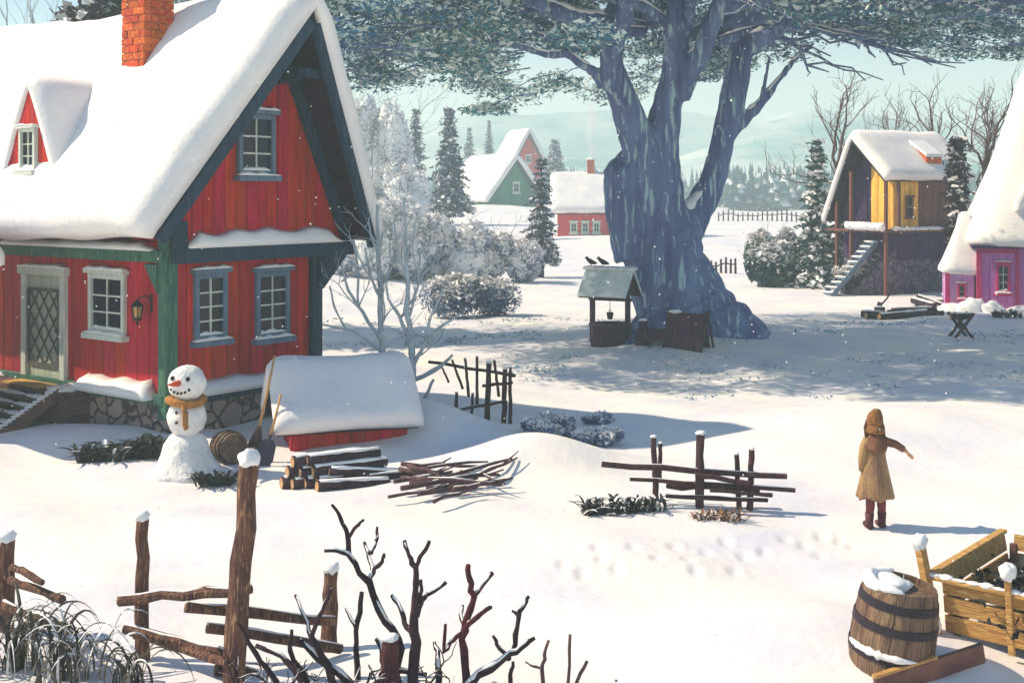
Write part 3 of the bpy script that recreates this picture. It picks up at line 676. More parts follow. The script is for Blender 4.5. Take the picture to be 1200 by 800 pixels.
# ---------------------------------------------------------------- barrels
def barrel(loc, Rm, h, r, label, snow_top=True, snow_hoop=True, lid=True):
    root = empty('barrel', loc, 0, label, 'barrel'); root.rotation_euler = Rm.to_euler()
    n = 16; prof = lambda u: r*(.80+.20*math.sin(math.pi*(.08+.84*u)))
    st = MB(); Z = [i/10 for i in range(11)]
    for k in range(n):
        t0 = 2*math.pi*(k+.02)/n; t1 = 2*math.pi*(k+.98)/n; vs = []; o = rnd.uniform(-.006, .006)
        for u in Z:
            rr = prof(u)+o
            for q, t in ((rr, t0), (rr*1.005, (t0+t1)/2), (rr, t1), (rr-.03, t1), (rr-.03, t0)): vs.append((q*math.cos(t), q*math.sin(t), u*h))
        fs = [tuple(i*5+j for j in (0, 1, 2, 3, 4))[::(-1)] for i in (0,)]+[tuple(50+j for j in range(5))]
        for i in range(10):
            for j in range(5): fs.append((i*5+j, i*5+(j+1) % 5, (i+1)*5+(j+1) % 5, (i+1)*5+j))
        st.add(vs, fs)
    st.build('staves', barrel_m, root)
    for u in (.14, .40, .66, .86):
        if u in (.14,) and not lid: pass
        MB().lathe([(prof(u-.035)-.02, (u-.035)*h), (prof(u-.035)+.012, (u-.035)*h), (prof(u+.035)+.012, (u+.035)*h), (prof(u+.035)-.02, (u+.035)*h)], 40).build('hoop', hoop_m, root, smooth=False)
    MB().lathe([(prof(1)-.035, h-.09), (prof(1)-.03, h-.05)], 32).build('lid', barrel_m, root)
    if snow_top:
        s_ = MB(); s_.ball((-.1, .08, h-.03), (prof(1)*.72, prof(1)*.68, .06), 24, 12, .35, seed=3); 
        T_ = np.linspace(1.5, 4.5, 26); s_.tube([(prof(1)*.92*math.cos(t), prof(1)*.92*math.sin(t), h+.004+.012*math.sin(t*5)) for t in T_], [.012+.045*math.sin(math.pi*i/25)**.6*(.75+.5*rnd.random()) for i in range(26)], 10, .3, flat=.8)
        s_.build('barrel_snow', snow, root, smooth=True)
    if snow_hoop:
        s_ = MB()
        T_ = np.linspace(3.1, 5.0, 24); s_.tube([(prof(.43)*1.02*math.cos(t), prof(.43)*1.02*math.sin(t), h*.437) for t in T_], [.006+.026*math.sin(math.pi*i/23)**.5*(.6+.7*rnd.random()) for i in range(24)], 8, .3)
        s_.build('hoop_snow', snow, root, smooth=True)
    return root
p = P(1036, 800, 10.45); barrel((p.x, p.y, -.13), Matrix.Rotation(R(8), 3, 'Y') @ Matrix.Rotation(R(3), 3, 'X'), .96, .355, 'wooden barrel with dark hoops and snow on top beside the yellow crate')
p = at(256, 543); barrel((p.x-.02, p.y+.35, .24), Matrix.Rotation(R(35), 3, 'Z') @ Matrix.Rotation(R(84), 3, 'X'), .5, .25, 'small tan barrel lying on its side behind the snowman', snow_top=False, snow_hoop=False)

# ---------------------------------------------------------------- logs and sticks
def log(p0, p1, r, label=None, sn=True, grp='cut logs stacked by the cellar shed', seed=0, end=True):
    p0 = Vector(p0); p1 = Vector(p1); root = empty('log', p0, 0, label, 'log', grp); d = p1-p0
    MB().tube([d*0, d*.33+Vector((0, 0, .01)), d*.66, d], [r, r*1.03, r*.97, r*.95], 12, .12, seed=seed).build('bark', bark_dark, root, smooth=True)
    dn = d.normalized(); MB().tube([-dn*.004, -dn*.012], r*.86, 14).build('cut_end', log_end, root)
    if sn:
        s_ = MB(); pts = [d*(u*.96+.03)+Vector((0, 0, r*.82)) for u in np.linspace(0, 1, 9)]
        s_.tube(pts, [r*(.6+.5*abs(mnoise.noise(Vector((u*1.3+seed*2.1, seed, 0))))) for u in range(9)], 8, .3, flat=.6, seed=seed); s_.build('log_snow', snow, root, smooth=True)
    return root
b0 = at(330, 573); ax = Vector((.86, .5, 0)); sx_ = Vector((1, -.06, 0)); k = 0
spots = []
for rI, cnt in enumerate((4, 3, 2)):
    for i in range(cnt): spots.append((i+.5*rI+rnd.uniform(-.06, .06), rI, i))
for i, rI, i0 in spots:
    r = rnd.uniform(.078, .1); a = b0+sx_*(i*.175)+Vector((0, rnd.uniform(-.06, .06), .09+rI*.155))
    log(a, a+ax*rnd.uniform(1.0, 1.3), r, '%s log in the %s row of the logs stacked beside the shovel' % ((('leftmost', 'second', 'third', 'rightmost') if rI == 0 else ('left', 'middle', 'right') if rI == 1 else ('left', 'right'))[i0], ('bottom', 'middle', 'top')[rI]), sn=True, seed=k); k += 1
for j, (q0, q1, Y0, Y1, r) in enumerate([((372, 570), (455, 566), 16.9, 17.4, .085), ((385, 553), (470, 556), 17.2, 17.7, .08), ((392, 545), (452, 541), 17.5, 18.1, .07), ((430, 560), (500, 553), 17.4, 17.8, .06)]):
    log(P(*q0, Y0), P(*q1, Y1), r, ('lowest long dark log lying flat right of the stacked logs', 'long snowy log just above the lowest one beside the stacked logs', 'topmost long log lying highest right of the stacked logs', 'long log reaching furthest right towards the brush heap')[j], seed=20+j, grp='long logs on the snow bank')
rs_ = random.Random(5)
def stick(a, b_, r, label, cat='stick', grp=None, m=stick_m, sn=.0, name='stick'):
    a = Vector(a); b_ = Vector(b_); root = empty(name, a, 0, label, cat, grp); d = b_-a
    pts = [d*u+Vector((rs_.uniform(-1, 1), rs_.uniform(-1, 1), rs_.uniform(-1, 1)))*(.016 if 0 < u < 1 else 0)*(1+d.length) for u in (0, .25, .5, .75, 1)]
    s_ = MB().tube(pts, [r, r*.95, r*.85, r*.7, r*.5], 7, .2)
    if rs_.random() < .6:
        u = rs_.uniform(.4, .8); s_.tube([d*u, d*(u+.2)+Vector((rs_.uniform(-.1, .1), rs_.uniform(-.1, .1), rs_.uniform(.03, .12)))], [r*.6, r*.25], 6)
    s_.build('bark', m, root, smooth=True)
    if sn: MB().tube([q+Vector((0, 0, r*.8)) for q in pts[1:4]], [r*.3, r*.6, r*.3], 7, .3, flat=.6).build('stick_snow', snow, root, smooth=True)
    return root
SL = [((470, 543), (560, 546)), ((480, 552), (572, 541)), ((468, 549), (545, 556)), ((455, 582), (540, 566)), ((470, 572), (560, 560)), ((480, 566), (585, 556)), ((508, 588), (560, 571)), ((520, 560), (600, 541)), ((540, 566), (606, 543)), ((470, 560), (588, 568)), ((490, 578), (575, 562)), ((530, 574), (600, 560)), ((478, 545), (520, 560)), ((540, 552), (592, 566)), ((500, 572), (590, 550)), ((462, 564), (530, 552))]
for i, (a, b_) in enumerate(SL):
    Ya = FPX*(CAMH-g(-1.2, 17.2)-.03)/(a[1]-HOR)*(.985); Yb = FPX*(CAMH-.16)/(b_[1]-HOR)
    A3 = P(*a, min(Ya, 17.6)); B3 = P(*b_, min(Yb, 17.9)); 
    A3.z = max(A3.z, g(A3.x, A3.y)+.02); B3.z = max(B3.z, g(B3.x, B3.y)+.04)
    stick(A3, B3, rs_.uniform(.022, .04), {3: 'lowest branch sticking out left at the foot of the brush heap', 6: 'short branch pointing down towards the viewer from the brush heap', 0: 'topmost branch lying across the brush heap'}.get(i, 'thin brown cut branch somewhere inside the brush heap on the snow'), grp='branches heaped on the snow bank', sn=1 if i % 2 else 0)

# ---------------------------------------------------------------- fences
def snowcap(root, top, r, h=.06, seed=0, nm='snow_cap'):
    s_ = MB(); s_.ball(Vector(top)+Vector((0, 0, h*.35)), (r*1.25, r*1.2, h), 16, 10, .35, seed=seed); return s_.build(nm, snow, root, smooth=True)
def fence(name, label, cat, posts, rails, m, org, cap=True, wob=.22, caps=1.0, grp=None):
    root = empty(name, org, 0, label, cat, grp); O = Vector(org)
    for i, (tx, ty, bx_, by, Y, w) in enumerate(posts):
        b_ = P(bx_, by, Y)-O; t = P(tx, ty, Y+rnd.uniform(-.05, .05))-O; d = t-b_; n = 7
        pts = [b_-d*.12]+[b_+d*(k/n)+Vector((rnd.uniform(-1, 1), rnd.uniform(-1, 1), 0))*w*.09*(0 < k < n) for k in range(n+1)]
        po = MB().tube(pts, [w*.55]+[w*.5*(1.05-.15*k/n)*rnd.uniform(.95, 1.05) for k in range(n+1)], 10, wob, seed=i*3.1, flat=.8).build('post', m, root, smooth=False, bevel=0)
        if cap: snowcap(po, t, w*.40, w*.40*caps, seed=i)
    for i, (x0, y0, x1, y1, Y0, Y1, r, sn) in enumerate(rails):
        a = P(x0, y0, Y0)-O; b_ = P(x1, y1, Y1)-O; d = b_-a; n = 6
        pts = [a+d*(k/n)+Vector((0, rnd.uniform(-.01, .01), rnd.uniform(-1, 1)*r*.35*(0 < k < n))) for k in range(n+1)]
        ra = MB().tube(pts, [r*rnd.uniform(.85, 1.08) for k in range(n+1)], 8, wob, seed=i*7.7).build('rail', m, root, smooth=False)
        if sn: 
            MB().tube([q+Vector((0, 0, r*.82)) for q in pts], [r*(.25+.55*abs(mnoise.noise(Vector((k*1.7, i*2.3, 0))))) for k in range(n+1)], 8, .3, flat=.6).build('rail_snow', snow, ra, smooth=True)
    return root
O = P(8, 745, 11.4)
fence('wooden_fence', 'short piece of wooden fence with three rails at the lower left edge', 'fence', [(9, 632, 6, 748, 11.4, .17)],
      [(14, 664, 50, 682, 11.3, 11.0, .035, 0), (12, 679, 73, 702, 11.3, 10.9, .042, 0), (5, 708, 88, 740, 11.3, 10.7, .045, 1), (-60, 690, 10, 700, 11.5, 11.4, .045, 1)], wood_warm, (O.x, O.y, 0))
O = P(167, 770, 10.85)
fence('wooden_fence', 'long crooked wooden fence in the foreground with the tallest leaning post', 'fence',
      [(167, 608, 166, 768, 10.85, .135), (292, 541, 274, 812, 10.2, .19), (388, 668, 384, 768, 11.05, .15)],
      [(140, 703, 294, 690, 10.75, 10.35, .048, 1), (218, 710, 392, 727, 10.38, 10.9, .05, 1), (147, 736, 280, 770, 10.75, 10.3, .052, 1), (160, 744, 268, 776, 10.95, 10.1, .04, 0), (243, 735, 400, 760, 10.38, 10.9, .05, 1), (252, 783, 400, 800, 10.35, 10.8, .055, 1)], wood_warm, (O.x, O.y, 0), caps=1.1)
O = P(455, 812, 10.0)
fence('fence_post', 'short reddish fence post with snow flecks standing in the thorny bush', 'post', [(457, 748, 455, 830, 9.8, .16)], [], mat('red_post_wood', (92, 46, 44), .85, (54, 26, 36), 4, (4, 4, 1), bump=.6), (O.x, O.y, 0), caps=.5)
O = at(820, 598)
fence('rail_fence', 'low broken rail fence with dark horizontal poles in the middle of the snow', 'fence',
      [(766, 512, 769, 590, 16.15, .085), (774, 519, 773, 560, 16.25, .06), (821, 508, 820, 600, 15.9, .12), (863, 532, 866, 597, 15.9, .075), (881, 526, 878, 600, 15.85, .085)],
      [(705, 543, 922, 558, 15.95, 15.8, .042, 1), (738, 561, 932, 574, 16.1, 15.75, .032, 1), (781, 568, 890, 573, 16.0, 15.95, .05, 0), (780, 581, 900, 586, 15.9, 15.8, .03, 1), (815, 556, 880, 566, 15.75, 15.72, .035, 0), (832, 574, 905, 580, 15.7, 15.7, .028, 0)], wood_dark, (O.x, O.y, 0), caps=.7)
O = at(575, 500)
fence('stake_fence', 'crooked stake fence with jagged uprights standing between the pale tree and the well', 'fence',
      [(535, 460, 534, 492, 22.3, .07), (554, 461, 552, 500, 22.0, .06), (573, 425, 571, 508, 21.7, .11), (592, 432, 590, 511, 21.5, .10), (598, 430, 598, 500, 21.5, .07),
       (517, 428, 525, 446, 23.6, .05), (530, 422, 541, 452, 23.2, .06), (545, 420, 549, 460, 22.8, .06), (559, 418, 559, 468, 22.3, .06), (579, 422, 584, 460, 21.7, .06)],
      [(532, 481, 594, 470, 22.3, 21.4, .03, 1), (503, 424, 603, 440, 24, 21.5, .032, 1), (566, 452, 600, 448, 21.9, 21.4, .03, 0)], wood_dark, (O.x, O.y, 0), caps=.6)
# far field fence lines
def tiny_fence(label, p0, p1, Y0, Y1, n, h):
    O = at(*p0) if 0 else Vector((Xp(p0[0], Y0), Y0, g(Xp(p0[0], Y0), Y0))); root = empty('field_fence', O, 0, label, 'fence'); pts = []
    for i in range(n):
        u = i/(n-1); Y = Y0+(Y1-Y0)*u; x = Xp(p0[0]+(p1[0]-p0[0])*u, Y); z = g(x, Y); a = Vector((x, Y, z-.1))-O; hh = h*rnd.uniform(.7, 1.1)
        MB().tube([a, a+Vector((rnd.uniform(-.05, .05), 0, hh+.1))], [h*.09, h*.07], 5).build('post', wood_dark, root); pts.append(a+Vector((0, 0, hh*.75)))
    MB().tube(pts, h*.05, 4).build('rail', wood_dark, root)
tiny_fence('distant field fence crossing the pale slope behind the giant tree', (842, 250), (985, 262), 130, 118, 26, 1.1)
tiny_fence('few small stakes on the snow just right of the giant trunk', (828, 315), (862, 318), 64, 63, 7, .8)

# ---------------------------------------------------------------- yellow crate, board, contents
K = P(1112, 683, 11.2); zt = K.z
crate = empty('wooden_crate', (K.x, K.y, .08), math.atan2(-.66, .75), 'large open slatted crate of yellow planks at the lower right', 'crate')
H = zt; LX, LY = 2.0, 1.7
def slat_side(a, b_, nrm_, flare=.1):
    a = Vector(a); b_ = Vector(b_); n = Vector(nrm_); gap = H/3
    for i in range(3):
        z0 = .03+i*gap; z1 = z0+gap*.84; o0 = flare*(z0/H); o1 = flare*(z1/H); s_ = MB(); q = lambda: rnd.uniform(-.008, .008)
        e = (b_-a).normalized()*.03
        s_.hexa([a+n*o0+e*0+Vector((0, 0, z0+q())), b_+n*o0+Vector((0, 0, z0+q())), b_+n*(o0-.03)+Vector((0, 0, z0)), a+n*(o0-.03)+Vector((0, 0, z0)),
                 a+n*o1+Vector((0, 0, z1+q())), b_+n*o1+Vector((0, 0, z1+q())), b_+n*(o1-.03)+Vector((0, 0, z1)), a+n*(o1-.03)+Vector((0, 0, z1))])
        s_.build('slat', crate_y, crate, bevel=.006)
slat_side((-.03, 0, 0), (LX, 0, 0), (0, -1, 0)); slat_side((0, LY, 0), (0, .035, 0), (-1, 0, 0)); slat_side((0, LY, 0), (LX, LY, 0), (0, 1, 0)); slat_side((LX, LY, 0), (LX, .035, 0), (1, 0, 0))
rim = MB(); rim.bar((-.12, -.12, H-.02), (LX+.1, -.12, H-.02), .07, .035); rim.bar((-.12, -.08, H+.012), (-.12, LY+.1, H+.012), .08, .04)
rim.build('rim', crate_y, crate, bevel=.006)
for x, y in ((.07, .03), (LX-.1, .03), (.05, LY-.1), (LX-.1, LY-.1), (.95, .03)):
    MB().box(x-.035, x+.035, y-.02, y+.03, .0, H-.05).build('corner_post', crate_dark, crate, bevel=.005)
lp = MB(); q0 = Vector((-.06, -.17, 0)); lp.bar(q0+Vector((.02, 0, 0)), q0+Vector((-.16, .02, .84)), .10, .07); lpo = lp.build('leaning_post', crate_y, crate, bevel=.008); snowcap(lpo, q0+Vector((-.16, .02, .83)), .065, .08)
lp = MB(); q0 = Vector((.62, -.13, .0)); lp.bar(q0, q0+Vector((-.03, -.03, .72)), .055, .045); lpo = lp.build('side_post', crate_y, crate, bevel=.006); snowcap(lpo, q0+Vector((-.03, -.03, .72)), .06, .08, seed=4)
s_ = MB()
for i in range(18): u = i/17; s_.ball((-.1+u*(LX+.1), -.125, H+.006), (.075, .036, .022+.012*math.sin(i*2.1)), 10, 6, .3, seed=i)
for i in range(6): s_.ball((-.14+.03*math.sin(i), -.12+i*.02-.1, .06+.03*i), (.13-.012*i, .13-.012*i, .09), 12, 8, .3, seed=i)
s_.build('crate_snow', snow, crate, smooth=True)
# evergreen boughs in the crate
rs = np.random.default_rng(3)
cw = lambda x, y, z: crate.location+Vector((.75*x+.66*y, -.66*x+.75*y, z))
for k, (x, y, z) in enumerate(((.75, .55, .36), (1.3, .8, .38), (.8, 1.2, .34), (1.5, .35, .36))):
    c = cw(x, y, z); root = empty('evergreen_bough', c, 0, ('dark evergreen bough nearest the leaning corner post inside the yellow crate', 'evergreen bough against the front right inside the yellow crate', 'rear evergreen bough inside the yellow crate', 'front evergreen bough furthest right inside the yellow crate')[k], 'greenery', 'evergreen boughs in the crate')
    C = rs.normal(size=(1500, 3))*np.array([.27, .27, .10]); MB().cards(C, .06, .4, rs=rs).build('leaves', shrub_dark, root)
    s_ = MB(); [s_.ball(Vector(C[i])+Vector((0, 0, .07)), (.08, .07, .04), 10, 7, .4, seed=i) for i in range(6)]; s_.build('bough_snow', snow, root, smooth=True)
    MB().tube([(-.25, 0, -.05), (0, 0, 0), (.25, .05, .02)], .015, 6).build('branch', bark_dark, root)
a = P(1026, 806, 10.0); b_ = P(1152, 764, 10.3)
br = MB(); d = b_-a; br.bar((0, 0, 0), d, .05, .17); tag(br.build('board', crate_dark, None, bevel=.008), 'brown board lying on edge in the snow in front of the barrel', 'board').location = a
bt = MB(); bt.bar(Vector((-.02, -.01, .1)), d*.55+Vector((0, 0, .1)), .06, .025); o = bt.build('board_edge', crate_y, bpy.data.objects['board'], bevel=.004)

# ---------------------------------------------------------------- girl
gp = at(1026, 619); GY = gp.y
girl = empty('person', gp, R(0), 'small girl seen from behind in tan coat and brown hood reaching out one arm', 'person')
b = MB()
def leg(x, y, fx, fy):
    b.tube([(x*.9, y, .74), (x, y, .62), (x+.005, y, .38), (x+.01, y+.005, .3), (fx, fy, .06)], [.085, .078, .055, .056, .036], 12)
    b.tube([(fx, fy-.03, .035), (fx-.01, fy+.05, .03), (fx-.02, fy+.13, .025)], [.036, .036, .025], 10)
leg(-.08, 0, -.085, -.0); leg(.085, .03, .105, .05)
b.tube([(0, 0, .66), (0, 0, .78), (0, 0, .95), (0, .005, 1.08), (0, .01, 1.15), (0, .01, 1.2)], [.12, .13, .115, .13, .10, .05], 16, flat=.75)
b.tube([(0, .01, 1.15), (0, .015, 1.24), (0, .02, 1.3)], [.045, .042, .05], 12)
b.ball((0, .03, 1.355), (.082, .10, .115), 20, 16)
b.ball((0, .128, 1.34), (.013, .02, .018), 8, 6); [b.ball((sx*.08, .03, 1.345), (.012, .02, .028), 8, 6) for sx in (-1, 1)]
# arms: left hangs, right reaches out to the right
b.tube([(-.11, .01, 1.1), (-.155, .0, 1.03), (-.175, 0, .88), (-.165, .04, .72), (-.16, .05, .66)], [.05, .044, .036, .028, .024], 12)
b.tube([(.10, .01, 1.1), (.17, .03, 1.08), (.30, .06, 1.045), (.43, .09, .98), (.48, .10, .94)], [.05, .044, .036, .028, .023], 12)
def hand(o, d, dn, th):
    o = Vector(o); d = Vector(d).normalized(); dn = Vector(dn).normalized(); sd = d.cross(dn).normalized()*th
    b.tube([o, o+d*.03, o+d*.065], [.022, .028, .026], 10, flat=.6)
    for k, (u, L) in enumerate(((-.020, .048), (-.007, .056), (.007, .052), (.021, .040))):
        s0 = o+d*.055+sd*u*1.1; b.tube([s0, s0+d*L*.5+sd*u*.3+dn*.004, s0+d*L+sd*u*.4+dn*.016], [.0082, .0075, .006], 8)
    s0 = o+d*.02-sd*.02; b.tube([s0, s0+d*.02-sd*.02, s0+d*.045-sd*.024+dn*.01], [.010, .009, .007], 8)
hand((-.16, .052, .655), (0, .1, -1), (.4, .9, 0), 1); hand((.485, .102, .935), (.75, .15, -.62), (0, -.3, -1), -1)
bo = b.build('body', skin_m, girl, smooth=True); solidify_union(bo, .006, 2)
for sx in (-1, 1): MB().ball((sx*.03, .124, 1.372), (.013, .008, .009), 8, 6).build('eye', coal, bo, smooth=True)
MB().ball((0, .12, 1.305), (.024, .01, .006), 8, 6).build('mouth', sock_m, bo, smooth=True)
girl.scale = (.9, .95, 1)
# coat with skirt folds
def coat_r(t, z):
    u = (1.16-z)/.78; fold = 1+.07*u*math.sin(7*t+1.2)+.04*u*math.sin(11*t)
    rx = .135+.035*u+.075*max(0, u-.35)*1.9 if u > .1 else .10+.35*u; return rx*fold
cm = MB(); vs = []; fs = []; Z = list(np.linspace(.39, 1.15, 20))+[1.175, 1.19]; n = 48
for i, z in enumerate(Z):
    for k in range(n):
        t = 2*math.pi*k/n; r = coat_r(t, min(z, 1.12))
        if z > 1.12: r *= max(.35, 1-(z-1.12)*6.5)
        zz = z+(.018*math.sin(5*t) if i == 0 else 0); vs.append((r*math.cos(t), .01+r*.78*math.sin(t), zz))
for i in range(len(Z)-1):
    for k in range(n): fs.append((i*n+k, i*n+(k+1) % n, (i+1)*n+(k+1) % n, (i+1)*n+k))
cm.add(vs, fs); co = cm.build('coat', coat_m, girl, smooth=True); so_ = co.modifiers.new('s', 'SOLIDIFY'); so_.thickness = .012
sl = MB(); sl.tube([(-.105, .01, 1.12), (-.165, 0, 1.03), (-.188, -.0, .88), (-.172, .035, .73)], [.062, .062, .055, .05], 14, .12); sl.build('sleeve', coat_m, girl, smooth=True)
sl = MB(); sl.tube([(.09, .01, 1.125), (.17, .03, 1.09), (.30, .06, 1.05), (.42, .087, .985)], [.062, .058, .05, .045], 14, .12); sl.build('sleeve', cape_m, girl, smooth=True)
cp = MB(); cp.lathe([(.15, .98), (.165, 1.02), (.15, 1.10), (.10, 1.18), (.07, 1.22)], 28, (0, .01, 0), wob=.15); cp.build('shoulder_cape', cape_m, girl, smooth=True)
hd = MB(); hd.ball((0, .005, 1.375), (.112, .118, .135), 22, 16, .18); hd.tube([(0, -.03, 1.42), (-.01, -.06, 1.475), (.02, -.08, 1.50)], [.085, .06, .03], 12); hd.lathe([(.125, 1.21), (.13, 1.24), (.10, 1.31)], 22, (0, 0, 0), wob=.2)
hdo = hd.build('hood', hood_m, girl, smooth=True)
for sx in (-1, 1): MB().tube([(sx*.085, .06, 1.36), (sx*.115, .05, 1.27), (sx*.12, .03, 1.17), (sx*.11, .02, 1.10)], [.03, .034, .028, .01], 10, .2).build('hair', hair_m, girl, smooth=True)
for x, y, fx, fy in ((-.08, 0, -.085, 0), (.085, .03, .105, .05)):
    MB().tube([(x*.95, y, .58), (x+.005, y, .38), (x+.01, y+.005, .3), (fx, fy, .16)], [.085, .062, .063, .05], 14).build('stocking', sock_m, girl, smooth=True)
    MB().tube([(fx, fy, .2), (fx, fy, .1), (fx, fy, .045)], [.062, .055, .052], 14).tube([(fx, fy-.045, .04), (fx-.01, fy+.06, .038), (fx-.02, fy+.16, .03)], [.046, .05, .032], 12).build('boot', boot_m, girl, smooth=True)

# ---------------------------------------------------------------- well and the things beside it
wb = at(717, 402); WR = R(64)
well = empty('well', (wb.x-.05, wb.y, wb.z), WR, 'roofed village well with hanging bucket in front of the giant tree', 'well')
s_ = MB(); s_.lathe([(.60, -.2), (.60, .5), (.66, .5), (.66, .62), (.46, .62), (.46, .1)], 10); s_.build('well_wall', well_wood, well, bevel=.01)
for x, y in ((0, -.58), (0, .58)): MB().box(x-.07, x+.07, y-.07, y+.07, .0, 1.65).build('post', well_wood, well, bevel=.012)
s_ = MB(); s_.box(-.5, .5, -.66, -.56, 1.5, 1.6); s_.box(-.5, .5, .56, .66, 1.5, 1.6); s_.bar((0, -.7, 1.35), (0, .7, 1.35), .1, .1); s_.build('beam', well_wood, well, bevel=.01)
MB().tube([(0, 0, 1.33), (0, 0, .98)], .012, 5).build('rope', tool_wood, well); 
bk = MB(); bk.lathe([(.08, .74), (.11, .95), (.095, .95), (.07, .76)], 14); bk.tube([(-.1, 0, .94), (-.06, 0, 1.02), (0, 0, 1.05), (.06, 0, 1.02), (.1, 0, .94)], .01, 5); bk.build('bucket', iron, well)
gr = gable_roof(well, .72, .72, 2.2, 1.45, 1.45, 0, -.78, .78, .10, seed=8, rr=.1, nu=20, nv=20, board=.06, lump=.04, mats=(well_wood, mat('thin_roof_snow', (226, 230, 228), .8, (176, 194, 190), 2)))
s_ = MB(); [s_.ball((.05*math.sin(i*2), -.72+i*.16, 2.3), (.26, .15, .07), 12, 8, .35, seed=i) for i in range(10)]; s_.build('ridge_snow', snow, gr[0], smooth=True)
tri = MB(); tri.prism([(-.6, 1.52), (.6, 1.52), (0, 2.12)], lambda a, z: Vector((a, -.64, z)), lambda a, z: Vector((a, -.58, z))); tri.build('gable_board', well_wood, well)
well.scale = (.88, .88, .88)
def bird(loc, rz, label):
    root = empty('bird', loc, rz, label, 'bird', 'birds perched on the well roof'); q = MB()
    q.tube([(-.17, 0, .08), (-.09, 0, .10), (0, 0, .13), (.07, 0, .18), (.12, 0, .21)], [.018, .05, .07, .055, .04], 12); q.ball((.125, 0, .235), .045, 12, 8); q.tube([(.16, 0, .235), (.21, 0, .225)], [.014, .003], 6)
    for y in (-.02, .02): q.tube([(0, y, .08), (.01, y, -.01)], .007, 5)
    q.build('body', bird_m, root, smooth=True)
q = well.location+Vector((math.cos(WR)*0-math.sin(WR)*.55, math.cos(WR)*.55, 2.06)); bird(q, R(200), 'left one of two black birds perched on the well roof')
q = well.location+Vector((-math.sin(WR)*.2, math.cos(WR)*.2, 2.06)); bird(q, R(160), 'right one of two black birds perched on the well roof')
p = at(806, 407); co_ = empty('coop', p, R(-32), 'small A-shaped wooden coop leaning at the foot of the giant tree', 'coop')
s_ = MB()
for sgn in (-1, 1):
    for i in range(6):
        x0 = -.5+i*.165; s_.hexa([(x0, sgn*.38, -.05), (x0+.15, sgn*.38, -.05), (x0+.15, sgn*.33, -.05), (x0, sgn*.33, -.05), (x0, sgn*.05, .82), (x0+.15, sgn*.05, .82), (x0+.15, 0, .82), (x0, 0, .82)])
s_.build('side_panel', well_wood, co_)
s_ = MB(); s_.bar((-.6, 0, .86), (.62, 0, .86), .07, .07)
for x in (-.52, .55):
    for sgn in (-1, 1): s_.bar((x, sgn*.42, -.05), (x, -sgn*.04, .98), .05, .05)
s_.build('frame', wood_dark, co_); MB().ball((-.35, 0, .92), (.2, .08, .05), 12, 7, .3).build('coop_snow', snow, co_, smooth=True)
p = at(773, 404); tr = empty('water_trough', p, R(8), 'low dark wooden trough between the well and the coop', 'trough')
s_ = MB(); s_.box(-.42, .42, -.2, -.15, .12, .4, j=.01); s_.box(-.42, .42, .15, .2, .12, .4, j=.01); s_.box(-.42, -.37, -.15, .15, .12, .4); s_.box(.37, .42, -.15, .15, .12, .4); s_.box(-.37, .37, -.15, .15, .12, .17); s_.build('basin', well_wood, tr, bevel=.008)
for x in (-.3, .3): MB().box(x-.04, x+.04, -.17, .17, -.1, .118).build('leg', wood_dark, tr)
p = at(754, 403); tu = empty('bucket', p, 0, 'tapered dark bucket standing right of the well', 'bucket')
MB().lathe([(.24, -.02), (.2, .2), (.12, .45), (.1, .62), (.08, .62), (.08, .4)], 18).build('staves', well_wood, tu); MB().lathe([(.225, .1), (.235, .1), (.222, .16), (.21, .16)], 18).build('hoop', iron, tu); snowcap(tu, (0, 0, .62), .09, .05)

# ---------------------------------------------------------------- giant tree
TY = 34.0; tb_ = at(815, 402); TX = tb_.x
giant = empty('giant_tree', (TX, TY, 0), 0, 'giant ancient tree with blue shaded trunk and wide frosted crown in the village centre', 'tree')
TO = Vector((TX, TY, 0))
def TP(px, py, dy=0): return P(px, py, TY+dy)-TO
tr = MB(); TS = 1400/TY
def limb(L, seed=0, n=14):
    pts = [TP(q[0], q[1], q[2]) for q in L]; rad = [q[3]/TS for q in L]
    P2 = []; R2 = []
    for i in range(len(pts)-1):
        p0 = pts[max(i-1, 0)]; p1 = pts[i]; p2 = pts[i+1]; p3 = pts[min(i+2, len(pts)-1)]
        for k in range(4):
            t = k/4; P2.append(.5*((2*p1)+(p2-p0)*t+(2*p0-5*p1+4*p2-p3)*t*t+(-p0+3*p1-3*p2+p3)*t**3)); R2.append(rad[i]*(1-t)+rad[i+1]*t)
    P2.append(pts[-1]); R2.append(rad[-1]); tr.tube(P2, R2, n, .12, seed=seed); return P2, R2
